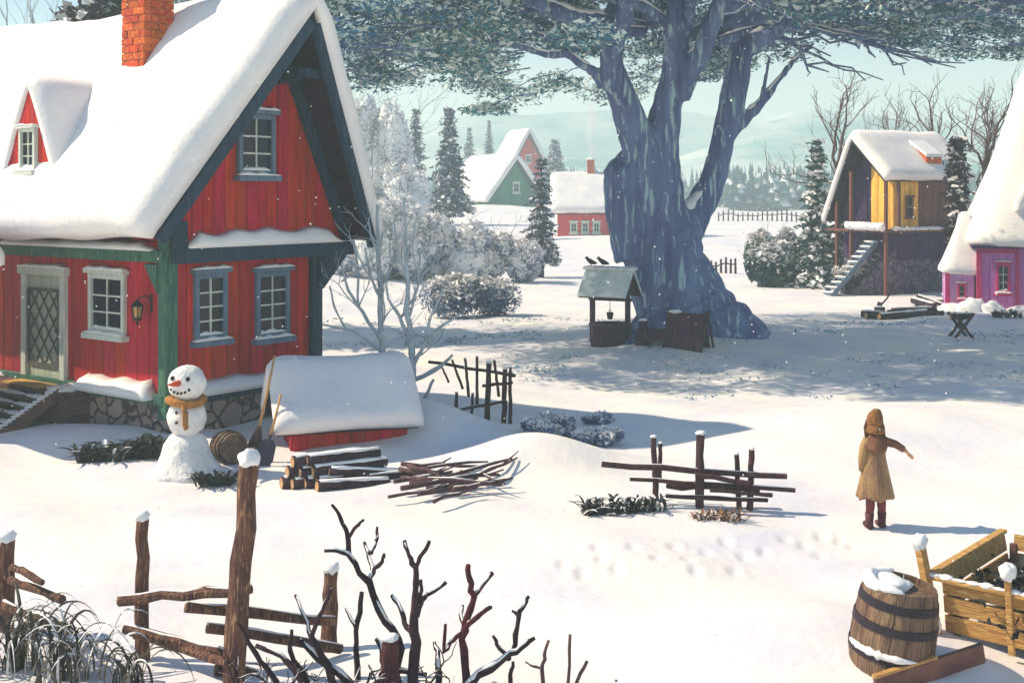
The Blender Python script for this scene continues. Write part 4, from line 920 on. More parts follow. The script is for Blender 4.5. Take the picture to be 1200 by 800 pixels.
limbs = [
 [(830, 440, 0, 100), (822, 408, 0, 78), (806, 375, 0, 61), (792, 340, 0, 53), (780, 310, 0, 48), (772, 280, 0, 46), (768, 258, 0, 42), (765, 235, 0, 34)],
 [(762, 265, 0, 42), (766, 225, -.1, 34), (771, 180, -.2, 24), (780, 135, -.3, 19), (788, 95, -.4, 16), (794, 50, -.5, 14), (797, 0, -.7, 16), (802, -60, -1, 13), (790, -130, -1.5, 8)],
 [(764, 215, -.3, 26), (746, 160, -.6, 20), (729, 115, -.9, 17), (717, 80, -1.2, 14), (713, 45, -1.4, 12), (706, 30, -1.5, 13), (680, 24, -1.7, 10), (650, 12, -1.9, 9), (615, -4, -2.2, 8), (560, -25, -2.6, 5)],
 [(711, 40, -1.4, 12), (720, 10, -1.2, 9), (726, -30, -1, 8), (715, -90, -.5, 5)],
 [(788, 285, 0, 34), (812, 254, .2, 20), (835, 212, .4, 15), (848, 165, .6, 14), (858, 120, .7, 16), (866, 75, .8, 15), (870, 35, .9, 12), (866, -10, 1.0, 12), (880, -70, 1.2, 9)],
 [(853, 158, .6, 13), (872, 140, .7, 8), (890, 122, .9, 6.5), (908, 100, 1.2, 5), (926, 76, 1.5, 4), (955, 50, 1.8, 3)],
 [(893, 118, .9, 4), (897, 92, .8, 3.2), (902, 66, .7, 2)],
 [(868, 60, .8, 15), (888, 48, .6, 12), (910, 36, .4, 9), (927, 18, .2, 8), (950, 0, 0, 7), (1000, -18, -.4, 5), (1080, -30, -1, 3)],
 [(792, 112, -.4, 18), (806, 84, -.5, 14), (822, 60, -.7, 12), (832, 30, -.8, 12), (846, 0, -1, 10), (870, -50, -1.3, 8)],
 [(838, 22, -.8, 8), (856, 6, -.9, 6), (880, -8, -1, 4)],
 [(712, 102, -.9, 9), (700, 88, -1, 6.5), (682, 76, -1.1, 5.5), (664, 64, -1.2, 5), (640, 64, -1.4, 4.5), (600, 52, -1.8, 3), (565, 46, -2, 2)],
 [(664, 66, -1.2, 4.5), (655, 50, -1.1, 3.5), (630, 40, -1, 3)],
 [(800, 40, -.5, 9), (806, 10, -.2, 8), (800, -40, .4, 6)],
 [(792, 90, -.3, 14), (790, 20, 2.5, 12), (800, -40, 5, 8)],
 [(716, 70, -1.1, 12), (735, 0, -2.6, 10), (730, -60, -4.5, 6)],
 [(850, 372, -.6, 30), (876, 398, -1, 22), (905, 418, -1.4, 12)], [(770, 380, -.8, 26), (752, 402, -1.6, 20), (735, 420, -2.2, 10)], [(830, 390, 1, 40), (860, 405, 2.4, 22)], [(800, 385, -1, 30), (805, 420, -2.4, 18), (800, 440, -3.3, 8)],
 [(745, 300, -.2, 26), (730, 250, -.3, 22), (728, 212, -.4, 20), (736, 196, -.3, 16)]]
paths = [limb(L, i*3.3) for i, L in enumerate(limbs)]
tr.ball(TP(734, 208, -.3), (.62, .6, .72), 18, 12, .2)
trunk = tr.build('trunk', bark_big, giant, smooth=True)
def barkd(c):
    n1 = mnoise.noise(Vector((c.x*2.2, c.y*2.2, c.z*.45))); n2 = mnoise.noise(Vector((c.x*6, c.y*6, c.z*1.3)))
    n3 = abs(mnoise.noise(Vector((c.x*3.6+3, c.y*3.6, c.z*.38)))); return .06*n1+.025*n2-.10*(max(0, .25-n3))
solidify_union(trunk, .06, 3, barkd)
# snow lying on the upper sides of branches
def snow_on(paths, parent, minr=.0, name='branch_snow', k=.8, thr=.55, dens=1.0):
    s_ = MB(); sd = 0
    for P2, R2 in paths:
        run = []
        for i in range(len(P2)-1):
            d = (P2[i+1]-P2[i]).normalized(); flat = math.sqrt(max(0, 1-d.z*d.z)); on = flat > thr and R2[i] > minr and mnoise.noise(P2[i]*1.1+Vector((sd, 0, 0))) > -.25*dens
            if on: run.append(i)
            if (not on or i == len(P2)-2) and len(run) > 1:
                pts = [P2[j]+Vector((0, 0, R2[j]*.8)) for j in run]+[P2[run[-1]+1]+Vector((0, 0, R2[run[-1]+1]*.8))]
                rr = [R2[j]*k*(.5 if j in (run[0],) else .8+.3*mnoise.noise(Vector((j*1.3, sd, 0)))) for j in run]+[R2[run[-1]]*k*.2]
                s_.tube(pts, rr, 8, .3, flat=.65, seed=sd)
            if not on: run = []
            sd += .37
    if s_.v: return s_.build(name, snow, parent, smooth=True)
snow_on(paths[1:13], giant, thr=.42, k=.78)
bo_p = []; r_b = random.Random(44)
for i in range(20):
    a_ = 2*math.pi*(i+.5*r_b.random())/20; L_ = r_b.uniform(7, 12.5); ry = .66; z0_ = r_b.uniform(8.6, 10.5)
    pts = []; rad = []; K_ = 9; w1 = r_b.uniform(-.8, .8)
    for k in range(K_+1):
        u = k/K_; rr_ = 1.2+L_*u; aa = a_+w1*.25*math.sin(u*4)+r_b.gauss(0, .02)
        pts.append(Vector((rr_*math.cos(aa), ry*rr_*math.sin(aa), z0_+1.0*math.sin(u*2.2)-1.3*u*u+r_b.gauss(0, .09)))); rad.append(.15*(1-u)**.8+.02)
    bo_p.append((pts, rad))
    for k in range(3, K_): 
        for sg in (-1, 1):
            d = (pts[min(k+1, K_)]-pts[k]).normalized(); sd_ = Vector((-d.y, d.x, 0))*sg; grow_dir = (d+sd_*r_b.uniform(.5, 1.1)+Vector((0, 0, r_b.uniform(-.15, .15)))).normalized()
            Lb = r_b.uniform(1.2, 2.6); q_ = [pts[k]+grow_dir*Lb*t+Vector((r_b.gauss(0, .08), r_b.gauss(0, .08), r_b.gauss(0, .07)-.12*t*t))*(t > 0) for t in (0, .25, .5, .75, 1)]; bo_p.append((q_, [rad[k]*.5*(1-.75*t)+.012 for t in (0, .25, .5, .75, 1)]))
bm_ = MB(); [bm_.tube(a, b_, 7, .15, seed=i) for i, (a, b_) in enumerate(bo_p)]; bm_.build('bough', bark_big, giant, smooth=True)
snow_on(bo_p, giant, thr=.5, k=.95, name='bough_snow')
# crown
rs = np.random.default_rng(11); cr = MB(); tw = MB(); CL = []
while len(CL) < 460:
    x = rs.uniform(-14.5, 17); y = rs.uniform(-10, 9.5); r = math.hypot((x-1)/15.5, y/9.5)
    if r > 1 or r < .13: continue
    zb = 9.6-1.7*r*r+(.15 if x > 0 else -.35)+1.1*math.sin(x*.9+1)*math.cos(y*.6+x*.3)-(.5 if -9 < x < -2.5 and y > 3 else 0)
    z = zb+5.0*rs.random()**1.1*(1-.4*r); Yw = TY+y; pxw = 600+FPX*(x+TX)/Yw; pyw = HOR-(z-CAMH)/Yw*FPX
    if y < 1.5 and 690 < pxw < 905 and pyw > -40: continue          # the open fork of the trunk
    if pxw > 880 and pyw > (98 if pxw < 990 else 62 if pxw < 1110 else 84): continue
    if x > 3 and y > 8: continue
    CL.append((x, y, z))
while len(CL) < 640:       # unseen upper clusters, added to darken the shadow under the tree
    x = rs.uniform(-13, 14); y = rs.uniform(-9, 8.5); r = math.hypot((x-.5)/14, y/9)
    if r < 1: CL.append((x, y, rs.uniform(12.2, 15.5-2*r)))
for i, (x, y, z) in enumerate(CL):
    R_ = rs.uniform(.8, 1.8); n = 480
    C = rs.normal(size=(n, 3)); C /= np.linalg.norm(C, axis=1)[:, None]; C *= (rs.random(n)**.45)[:, None]; C *= np.array([R_, R_, rs.uniform(.2, .42)*R_])
    C[:, 2] -= .10*(C[:, 0]**2+C[:, 1]**2)/R_; C += np.array([x, y, z])
    k = int(n*.64); cr.cards(C[:k], .10, .30, 0, .5, rs); Ct = C[k:].copy(); Ct[:, 2] += .08; cr.cards(Ct, .11, .42, 1, .35, rs)
    if z < 10.8:
        P1 = Vector((x, y, z)); P0 = Vector((x*.72, y*.72, z+.35)); tw.tube([P0, (P0+P1)/2+Vector((0, 0, .15)), P1, P1+(P1-P0)*.12], [.026, .022, .014, .005], 5)
        for _ in range(4): q = P1+Vector((rs.uniform(-1, 1), rs.uniform(-1, 1), rs.uniform(-.2, .1)))*R_*.9; tw.tube([P1-(P1-P0)*.2, q], [.02, .006], 4)
cr.build('crown', [leaf_big, leaf_frost], giant); tw.build('twig', bark_big, giant)

# ---------------------------------------------------------------- bare trees and bushes
def grow(paths, p, d, L, r, depth, rs_, up=.25, spread=.7, kink=.25, seg=4, ratio=.72):
    pts = [p.copy()]; rad = [r]; q = p.copy(); dd = d.copy()
    for i in range(seg):
        dd = (dd+Vector((rs_.gauss(0, 1), rs_.gauss(0, 1), rs_.gauss(0, .6)))*kink+Vector((0, 0, up*.3))).normalized(); q = q+dd*L/seg; pts.append(q.copy()); rad.append(r*(1-.45*(i+1)/seg))
    paths.append((pts, rad))
    if depth <= 0: return
    nb = rs_.choice((2, 3)) if depth > 1 else 2
    for k in range(nb+1):
        at_ = pts[-1] if k < 2 else pts[rs_.randint(1, seg-1)]
        nd = (dd+Vector((rs_.gauss(0, 1), rs_.gauss(0, 1), rs_.gauss(0, .5))).normalized()*spread+Vector((0, 0, up))).normalized()
        grow(paths, at_, nd, L*ratio*rs_.uniform(.8, 1.15), rad[-1]*(.92 if k < 2 else .75), depth-1, rs_, up, spread, kink, seg, ratio)
def bare_tree(name, loc, h, r, label, m, seed, depth=4, spread=.7, up=.25, sn=True, grp=None, stems=1, cat='tree', thr=.5, minr=0, lean=(0, 0)):
    root = empty(name, loc, 0, label, cat, grp); rs_ = random.Random(seed); pa = []
    for s_ in range(stems):
        d = Vector((lean[0]+rs_.gauss(0, .12)*stems, lean[1]+rs_.gauss(0, .1)*stems, 1)).normalized(); grow(pa, Vector((rs_.gauss(0, .05)*stems, rs_.gauss(0, .05), -.15)), d, h*.36, r, depth, rs_, up, spread)
    t = MB(); [t.tube(a, b_, 8 if b_[0] > r*.4 else 5, .15, seed=i) for i, (a, b_) in enumerate(pa[:1])]; 
    t.build('trunk', m, root, smooth=True); t = MB(); [t.tube(a, b_, 6 if b_[0] > r*.4 else 4, .1, seed=i) for i, (a, b_) in enumerate(pa[1:])]; t.build('crown', m, root, smooth=True)
    if sn: snow_on(pa, root, minr, thr=thr, k=.85)
    return root
def poly_tree(name, label, cat, org, lines, m, dep, sn=True, wob=.15, jit=.25, sub=3, k=.9, thr=.45, mats=None, extra=None, wk=1.0):
    """lines: [(px,py,half width px) ...] read at depth Y0+dy; each line wanders in depth"""
    O = Vector(org); root = empty(name, org, 0, label, cat); pa = []; ms = []
    for i, (dy, dy1, L) in enumerate(lines):
        n = len(L); pts = []; rad = []
        for j, q in enumerate(L):
            Y = dep+dy+(dy1-dy)*j/max(1, n-1); pts.append(P(q[0], q[1], Y)-O); rad.append(q[2]*Y/FPX*wk)
        P2 = []; R2 = []
        for j in range(n-1):
            for u in range(sub):
                t = u/sub; P2.append(pts[j].lerp(pts[j+1], t)+(Vector((rnd.gauss(0, 1), rnd.gauss(0, 1), rnd.gauss(0, .5)))*rad[j]*.35 if u else Vector())); R2.append((rad[j]*(1-t)+rad[j+1]*t)*rnd.uniform(.88, 1.15))
        P2.append(pts[-1]); R2.append(rad[-1]); pa.append((P2, R2)); ms.append(mats[i] if mats else m)
    for mm in dict.fromkeys(ms):
        t = MB(); [t.tube(a, b_, 8, wob, seed=i) for i, ((a, b_), x) in enumerate(zip(pa, ms)) if x is mm]; t.build('branch', mm, root, smooth=True)
    pe = []
    if extra: pe = extra(O); t = MB(); [t.tube(a, b_, 5, .15) for a, b_ in pe]; t.build('twig', m, root, smooth=True)
    if sn: snow_on(pa+pe, root, thr=thr, k=k)
    return root
# foreground thorny bush
FB = [(0, .3, [(470, 840, 9), (469, 759, 6), (452, 728, 5.5), (433, 682, 5), (408, 649, 4), (395, 645, 3), (381, 645, 2.5)]), (.25, .1, [(408, 648, 4), (407, 626, 3.5), (399, 607, 3), (389, 591, 2)]), (.2, .0, [(408, 629, 3), (417, 617, 2.6), (426, 609, 2)]),
 (.2, .5, [(433, 681, 4), (437, 668, 3.5), (432, 652, 3), (427, 635, 2.3)]), (.3, .5, [(435, 648, 3), (440, 636, 2.5), (442, 617, 1.6)]), (.2, 0, [(438, 670, 3.2), (448, 658, 2.8), (450, 649, 2.2)]),
 (0, -.2, [(480, 840, 10), (486, 765, 7), (485, 725, 6), (487, 690, 4.5), (487, 663, 4)]), (-.2, -.1, [(487, 664, 3.6), (479, 650, 3), (474, 633, 2.6)]), (-.2, -.35, [(487, 664, 3.6), (495, 648, 3), (503, 634, 2.6)]),
 (-.1, 0, [(488, 722, 4), (494, 705, 3.6), (500, 697, 3), (523, 682, 2.6)]), (-.1, -.1, [(494, 704, 3), (494, 692, 2.8), (493, 679, 2.4)]), (-.1, .2, [(484, 745, 4), (474, 730, 3.5), (469, 712, 3.2), (459, 697, 2.4)]),
 (.1, .1, [(550, 840, 8), (547, 796, 6), (541, 748, 5.5), (548, 722, 5), (556, 697, 4.5), (551, 680, 4), (549, 661, 3.5)]), (.1, .3, [(556, 697, 4), (566, 684, 3.4), (577, 671, 3.2)]), (.1, -.1, [(546, 734, 4), (560, 722, 3.4), (575, 711, 3)]), (.1, .3, [(543, 740, 3.6), (541, 725, 3), (542, 709, 2.4)]), (.1, 0, [(541, 742, 3.4), (528, 752, 3), (520, 764, 2.6), (522, 731, 2)]),
 (0, .2, [(535, 815, 7), (560, 790, 6), (598, 765, 5), (615, 755, 3.6), (627, 747, 2.6)]), (.2, .3, [(602, 762, 4), (606, 735, 3.6), (608, 719, 3.4), (615, 708, 3), (620, 698, 2.4)]), (.3, .3, [(608, 720, 2.8), (600, 715, 2)]), (.2, 0, [(597, 772, 3.6), (586, 760, 3), (578, 745, 2.2)]), (.1, .1, [(598, 830, 4), (598, 790, 3.6), (601, 775, 2.2)]),
 (.3, .3, [(640, 830, 3), (635, 783, 2.8), (638, 766, 2.4), (643, 750, 2)]), (.3, .4, [(636, 784, 2.4), (626, 780, 2.2), (616, 775, 1.6)]), (.3, .3, [(664, 830, 2.6), (666, 796, 2.4), (668, 743, 2)]), (.3, .3, [(668, 820, 2.8), (677, 796, 2.4), (688, 774, 2.4)]), (.4, .4, [(716, 830, 2), (722, 796, 1.6)]),
 (.2, .5, [(452, 840, 5), (447, 790, 4.5), (448, 765, 3.8), (441, 748, 3)]), (.2, .4, [(448, 768, 3), (456, 760, 2.4)]), (.4, .5, [(415, 820, 5), (417, 760, 4), (418, 730, 3.6), (424, 693, 3)]), (.4, .5, [(417, 735, 3), (410, 722, 2.4), (405, 712, 1.6)]),
 (.1, .3, [(430, 830, 8), (400, 790, 6), (372, 770, 5), (352, 750, 4)]), (.2, -.2, [(398, 830, 7), (385, 780, 5), (365, 745, 4), (378, 715, 3), (388, 690, 2.5)]), (0, .2, [(370, 830, 7), (350, 790, 5), (330, 768, 4), (300, 756, 3)]), (.1, -.2, [(340, 830, 6), (318, 790, 4), (300, 765, 3.4), (278, 728, 2.6)]),
 (0, 0, [(410, 830, 6), (440, 800, 5), (470, 785, 4), (500, 790, 3)]), (0, .3, [(500, 830, 6), (515, 790, 4.4), (513, 770, 3.6), (509, 752, 2.6)]), (.1, .4, [(366, 750, 3), (356, 720, 2.6), (346, 697, 2.2)]), (.2, .1, [(360, 800, 4), (340, 762, 3.2), (342, 738, 2.4)])]
def tangle(O):
    r_ = random.Random(4); pa = []
    for i in range(34):
        px = r_.uniform(275, 520); p0 = P(px, 815+r_.uniform(0, 20), 9.9+r_.uniform(-.35, .4))-O; d = Vector((r_.gauss(0, .8), r_.gauss(0, .5), .75)).normalized()
        grow(pa, p0, d, r_.uniform(.16, .34), r_.uniform(.010, .018), 1, r_, .1, .9, .38, 4, .7)
    return pa
O = P(480, 830, 9.9)
poly_tree('thorn_bush', 'leafless thorny bush with snow on its dark twigs in the bottom foreground', 'bush', (O.x, O.y, 0), FB, bark_dark, 9.9, mats=[bark_dark]*12+[bark_red]*5+[bark_dark]*5+[bark_brown]*5+[bark_dark]*50, extra=tangle, k=.9, wk=.85)
# pale frosted tree by the cellar shed
PT = [(0, 0, [(484, 500, 9), (483, 460, 7), (483, 420, 6), (480, 380, 5), (478, 330, 4), (475, 280, 3), (474, 232, 2)]), (.2, .5, [(484, 470, 7), (462, 445, 5), (449, 420, 5), (446, 380, 5), (446, 330, 4.5), (443, 290, 3.5), (442, 240, 2)]),
 (.3, .3, [(447, 400, 4), (425, 365, 3), (408, 340, 2.5), (400, 310, 1.6)]), (.3, .6, [(420, 360, 2.4), (420, 320, 2), (413, 280, 1.4)]), (.3, 0, [(447, 412, 3.5), (415, 388, 2.6), (378, 380, 1.6)]), (.4, .6, [(405, 385, 2), (392, 360, 1.8), (386, 335, 1.2)]),
 (0, -.4, [(484, 445, 4.5), (515, 430, 3.6), (530, 416, 2.4)]), (0, -.3, [(484, 480, 4), (500, 462, 3.4), (508, 445, 2.4)]), (0, -.5, [(483, 430, 4), (498, 400, 3.2), (520, 380, 2.6), (538, 368, 1.8)]), (-.2, -.4, [(498, 400, 2.8), (505, 370, 2.2), (520, 340, 1.6)]),
 (0, .2, [(481, 400, 3.6), (468, 370, 3), (455, 350, 2.4), (452, 325, 1.4)]), (0, .3, [(480, 370, 3), (490, 335, 2.4), (492, 295, 1.8)]), (.3, .2, [(446, 350, 3), (433, 320, 2.2), (428, 290, 1.6)]), (.3, .5, [(445, 340, 3), (460, 310, 2.2), (466, 290, 1.6)]), (0, 0, [(478, 330, 2.6), (468, 300, 2), (462, 262, 1.3)]), (0, -.2, [(477, 300, 2.4), (486, 275, 1.8), (488, 250, 1.2)]), (.4, .4, [(444, 300, 2.4), (434, 275, 1.8), (432, 255, 1.2)])]
def ptx(O):
    r_ = random.Random(14); pa = []
    for px, py in ((478, 330), (446, 330), (500, 395), (420, 360), (483, 420), (448, 380), (470, 372), (490, 330), (460, 310), (446, 290), (430, 320), (480, 300), (400, 330)):
        for k in range(2): p0 = P(px, py, 21.9)-O; grow(pa, p0, Vector((r_.gauss(0, .8), r_.gauss(0, .5), .8)).normalized(), r_.uniform(.35, .6), .018, 2, r_, .25, .8, .25, 3, .7)
    return pa
O = P(484, 500, 21.8)
poly_tree('frosted_tree', 'slender pale frosted bare tree behind the red cellar shed', 'tree', (O.x, O.y, 0), PT, bark_pale, 21.8, extra=ptx, k=.6, thr=.6, wk=.68)
p = Vector((Xp(1028, 58), 58, 0)); bare_tree('bare_tree', (p.x, 58, g(p.x, 58)), 10.6, .42, 'leafless brown tree rising behind the hillside cabin on stone base', bark_brown, 5, 5, .75, .22, thr=.6)
p = Vector((Xp(1000, 59), 59, 0)); bare_tree('bare_tree', (p.x, 59, g(p.x, 59)), 6.8, .24, 'smaller leafless tree left of the stone based cabin roof', bark_brown, 8, 4, .7, .22, thr=.6)
p = Vector((Xp(1186, 52), 52, 0)); bare_tree('bare_tree', (p.x, 52, g(p.x, 52)), 9.8, .36, 'leafless brown tree behind the pink house roof', bark_brown, 21, 5, .8, .2, thr=.6)
p = Vector((Xp(30, 36), 36, 0)); bare_tree('bare_tree', (p.x, 36, g(p.x, 36)), 12, .16, 'thin grey bare tree behind the red house roof at the upper left', bark_pale, 12, 4, .45, .4, thr=.6)

# conifers
def conifer(name, px, ytop, ybase, Y, hwp, label, m, seed, sn=.35, cat='pine tree', dens=1.0, colm=False, grp=None, trunk_vis=.08, droop=.35, size=None, x=None, layered=1.0):
    X = Xp(px, Y) if x is None else x; z0 = g(X, Y); zt_ = CAMH-(ytop-HOR)/FPX*Y; zb = CAMH-(ybase-HOR)/FPX*Y if ybase else z0; zb = max(zb, z0)
    h = zt_-z0; r = hwp/FPX*Y; root = empty(name, (X, Y, z0), 0, label, cat, grp); rs = np.random.default_rng(seed)
    MB().tube([(0, 0, -.3), (.02, 0, h*.5), (0, 0, h*.97)], [h*.028, h*.018, h*.004], 8, .1).build('trunk', bark_dark, root, smooth=True)
    c = MB(); nl = int(max(10, min(30, h/.34))*layered); sz = size or max(.07, r*.085)
    for i in range(nl):
        u = (i+rs.random()*.6)/nl; z = (zb-z0)+h*trunk_vis+(h-(zb-z0)-h*trunk_vis)*u; rr = r*((1-u)**.8 if not colm else (math.sin(math.pi*min(1, (.18+.82*u)))**.6))*rs.uniform(.72, 1.12)+.03
        nb = max(5, int(9*dens*(.5+.5*(1-u)) if not colm else 8))
        for k in range(nb):
            t = rs.uniform(0, 2*math.pi); L = rr*rs.uniform(.65, 1.15); ns = max(3, int(L/(sz*1.1)))
            for s_ in range(ns):
                v = (s_+.6)/ns; q = np.array([math.cos(t)*L*v, math.sin(t)*L*v, z+(.12 if not colm else .5)*L-droop*L*v*v])
                nn = 4; wdt = sz*(1.6-.9*v)
                C = q+rs.normal(size=(nn, 3))*np.array([wdt, wdt, wdt*.4]); C[:, 2] -= .2*wdt
                c.cards(C, sz*1.15, .36, 0, .5, rs)
                if rs.random() < sn: C = q+rs.normal(size=(2, 3))*np.array([wdt*.6, wdt*.6, .1*wdt])+np.array([0, 0, sz*.55]); c.cards(C, sz*1.25, .6, 1, .3, rs)
    c.build('crown', [m, snow], root); return root
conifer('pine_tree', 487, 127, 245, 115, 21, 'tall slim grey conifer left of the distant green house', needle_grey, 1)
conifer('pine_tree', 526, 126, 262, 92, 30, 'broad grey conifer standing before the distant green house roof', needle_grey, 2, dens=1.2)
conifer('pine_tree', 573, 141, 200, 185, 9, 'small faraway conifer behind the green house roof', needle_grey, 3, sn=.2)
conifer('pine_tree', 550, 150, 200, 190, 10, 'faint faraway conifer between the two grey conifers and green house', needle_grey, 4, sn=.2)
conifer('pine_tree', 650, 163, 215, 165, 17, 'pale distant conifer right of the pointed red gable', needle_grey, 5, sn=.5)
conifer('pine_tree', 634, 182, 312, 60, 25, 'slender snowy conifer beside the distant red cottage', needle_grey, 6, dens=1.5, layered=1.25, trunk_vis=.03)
conifer('pine_tree', 957, 163, 340, 54, 36, 'large blue green snowy fir left of the cabin stairs', needle_green, 7, sn=.6, dens=1.4, layered=1.25, trunk_vis=.02)
conifer('pine_tree', 985, 190, 335, 57, 22, 'darker fir squeezed between the snowy fir and the cabin', needle, 17, sn=.2, dens=1.0, trunk_vis=.02)
conifer('cypress', 1122, 163, 330, 47.5, 13, 'narrow dark columnar evergreen between the cabin and pink house', needle_dark, 8, sn=.3, cat='cypress', colm=True, trunk_vis=.0, dens=1.2, size=.12, layered=1.6)
conifer('pine_tree', 150, -150, 120, 36, 118, 'dark purple evergreen behind the roof of the red house', needle_dark, 9, sn=.22, dens=1.7, layered=1.2, trunk_vis=0, size=.2, droop=.2)
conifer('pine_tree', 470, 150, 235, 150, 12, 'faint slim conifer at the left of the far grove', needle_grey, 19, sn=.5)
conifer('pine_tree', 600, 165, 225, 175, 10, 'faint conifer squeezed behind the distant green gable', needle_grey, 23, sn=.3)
# snow laden bushes
def bush(name, px, py, w, h, label, Y=None, m=shrub_blue, sn=.5, n=3000, size=None, seed=0, cat='bush', grp=None, lumps=6, core=True, stems=True, flat=.7):
    b_ = at(px, py) if Y is None else Vector((Xp(px, Y), Y, g(Xp(px, Y), Y))); s = b_.y/FPX; W = w*s/2; H_ = h*s if Y is None else h*s
    if Y is not None: H_ = max(.3, CAMH-(py-HOR)*s-b_.z)
    root = empty(name, b_, 0, label, cat, grp); rs = np.random.default_rng(seed+100); sz = size or W*.042; n = int(n*1.5); lumps = int(lumps)
    c = MB(); C = rs.normal(size=(n, 3)); C /= np.linalg.norm(C, axis=1)[:, None]
    ce = []
    for _ in range(lumps*2): k_ = rs.uniform(.18, .48); x_ = rs.uniform(-.75, .75); ce.append((x_*W, rs.uniform(-.4, .4)*W, (rs.uniform(.55, .95)-k_)*H_*(1-.35*x_*x_)+.1*H_, k_))
    for i, (x, y, z, k) in enumerate(ce):
        D = C[i::lumps]*rs.uniform(.72, 1.05, size=(len(C[i::lumps]), 1)); Q = D*np.array([W*k, W*k*flat, H_*k])+np.array([x, y, z]); Q[:, 2] = np.maximum(Q[:, 2], .02)
        up = (D[:, 2]+rs.normal(size=len(D))*.35) > (.9-sn*1.2)
        c.cards(Q[~up], sz, .4, 0, .8, rs); c.cards(Q[up], sz*1.25, .6, 1, .4, rs)
    c.build('leaves', [m, snow], root)
    if stems:
        pa = []; r_ = random.Random(seed)
        for k in range(8): grow(pa, Vector((r_.uniform(-.6, .6)*W, 0, -.05)), Vector((r_.gauss(0, .5), r_.gauss(0, .3), 1)).normalized(), H_*.6, W*.014, 2, r_, .2, .6)
        t = MB(); [t.tube(a, q, 4) for a, q in pa]; t.build('stem', bark_dark, root)
    if core:
        s_ = MB(); [s_.ball((x, y, z), (W*k*.86, W*k*flat*.86, H_*k*.86), 20, 12, .3, seed=i) for i, (x, y, z, k) in enumerate(ce)]; s_.build('snow_cover', snow, root, smooth=True)
    return root
bush('bush', 548, 372, 105, 50, 'blue frosty bush on the snow left of the well', seed=41, sn=.4, core=False, n=5000, lumps=10)
bush('bush', 590, 330, 100, 62, 'snow laden bush right below the green house', seed=2, sn=.75, n=4000)
bush('bush', 515, 326, 130, 74, 'wide snow covered bush above the blue frosty bush', seed=3, sn=.8, n=5000, lumps=9)
bush('bush', 445, 325, 130, 95, 'snow covered bush just right of the red house gable', seed=4, sn=.85, n=5000, lumps=9)
bush('snowy_tree', 425, 105, 110, 0, 'white snow laden tree touching the right roof edge of the red house', Y=85, seed=5, sn=.9, n=7000, lumps=14, cat='tree')
bush('snowy_tree', 462, 190, 90, 0, 'low white snow laden tree behind the frosted bare tree', Y=80, seed=6, sn=.8, n=5000, lumps=10, cat='tree')
bush('bush', 905, 336, 60, 72, 'round green frosted bush left of the snowy fir', seed=7, m=needle_green, sn=.3, n=4200, core=False, size=.13)
bush('bush', 993, 345, 34, 42, 'small purple bush at the foot of the cabin stairs', seed=8, m=needle_dark, sn=.3, n=1500, core=False)
bush('shrub', 645, 512, 74, 26, 'low grey twiggy shrub right of the stake fence', seed=9, sn=.3, n=2600, core=False, m=shrub_blue, size=.05)
bush('shrub', 702, 521, 56, 20, 'low grey shrub lying just left of the rail fence', seed=10, sn=.35, n=2000, core=False, m=shrub_blue, size=.05)
bush('shrub', 702, 494, 50, 9, 'small flat grey shrub further back on the open snow', seed=11, sn=.35, n=900, core=False, m=shrub_blue, size=.045)
# leafy evergreen clumps
def leafy(px, py, w, h, label, m, n=90, seed=0, L=.3, name='shrub', cat='shrub', sn=.15, wid=.035, arch=.6):
    b_ = at(px, py); root = empty(name, b_, 0, label, cat); s = b_.y/FPX; W = w*s/2; r_ = random.Random(seed); c = MB()
    for i in range(n):
        ox = r_.uniform(-.85, .85)*W; oy = r_.uniform(-.35, .35)*W; o = Vector((ox, oy, -.01)); az = r_.uniform(0, 6.28); le = L*r_.uniform(.5, 1.15); sp = r_.uniform(.35, 1.0)
        wd = wid*r_.uniform(.7, 1.2); d = Vector((math.cos(az), math.sin(az), 0)); sd = Vector((-d.y, d.x, 0)); vs = []; K = 6
        for k in range(K+1):
            u = k/K; p_ = o+d*le*u*sp+Vector((0, 0, le*(1.3*u-arch*1.35*u*u)*(1.3-sp*.6))); ww = wd*math.sin(math.pi*(.12+.88*u)**.8)+.002
            if k == K: ww = .002
            vs += [p_-sd*ww, p_+Vector((0, 0, -ww*.5)), p_+sd*ww]
        fs = []
        for k in range(K): fs += [(3*k, 3*k+1, 3*k+4, 3*k+3), (3*k+1, 3*k+2, 3*k+5, 3*k+4)]
        c.add(vs, fs, 1 if r_.random() < sn else 0)
    c.build('leaves', [m, snow], root); return root
leafy(118, 540, 60, 30, 'left clump of the dark evergreen shrub under the stone foundation', shrub_dark, 110, 1, .5, sn=.05, wid=.035)
leafy(165, 536, 66, 38, 'right clump of the dark evergreen shrub beside the snowman', shrub_dark, 150, 2, .6, sn=.05, wid=.045)
leafy(252, 568, 48, 18, 'small dark evergreen shrub at the foot of the snowman', shrub_dark, 80, 3, .36, sn=.08, wid=.03)
leafy(712, 601, 74, 22, 'dark leafy shrub poking through snow left of the rail fence', shrub_dark, 110, 4, .4, sn=.2, wid=.026)
leafy(762, 598, 44, 16, 'sparse grassy shrub at the first post of the rail fence', shrub_dark, 60, 5, .34, sn=.2, wid=.02)
leafy(842, 608, 66, 10, 'tan dry grass tuft under the rail fence', grass_tan, 130, 6, .24, name='grass_tuft', cat='grass', sn=.1, wid=.012)
leafy(1180, 372, 36, 12, 'small dark shrub before the pink house wall', shrub_dark, 60, 7, .5, sn=.1, wid=.05)
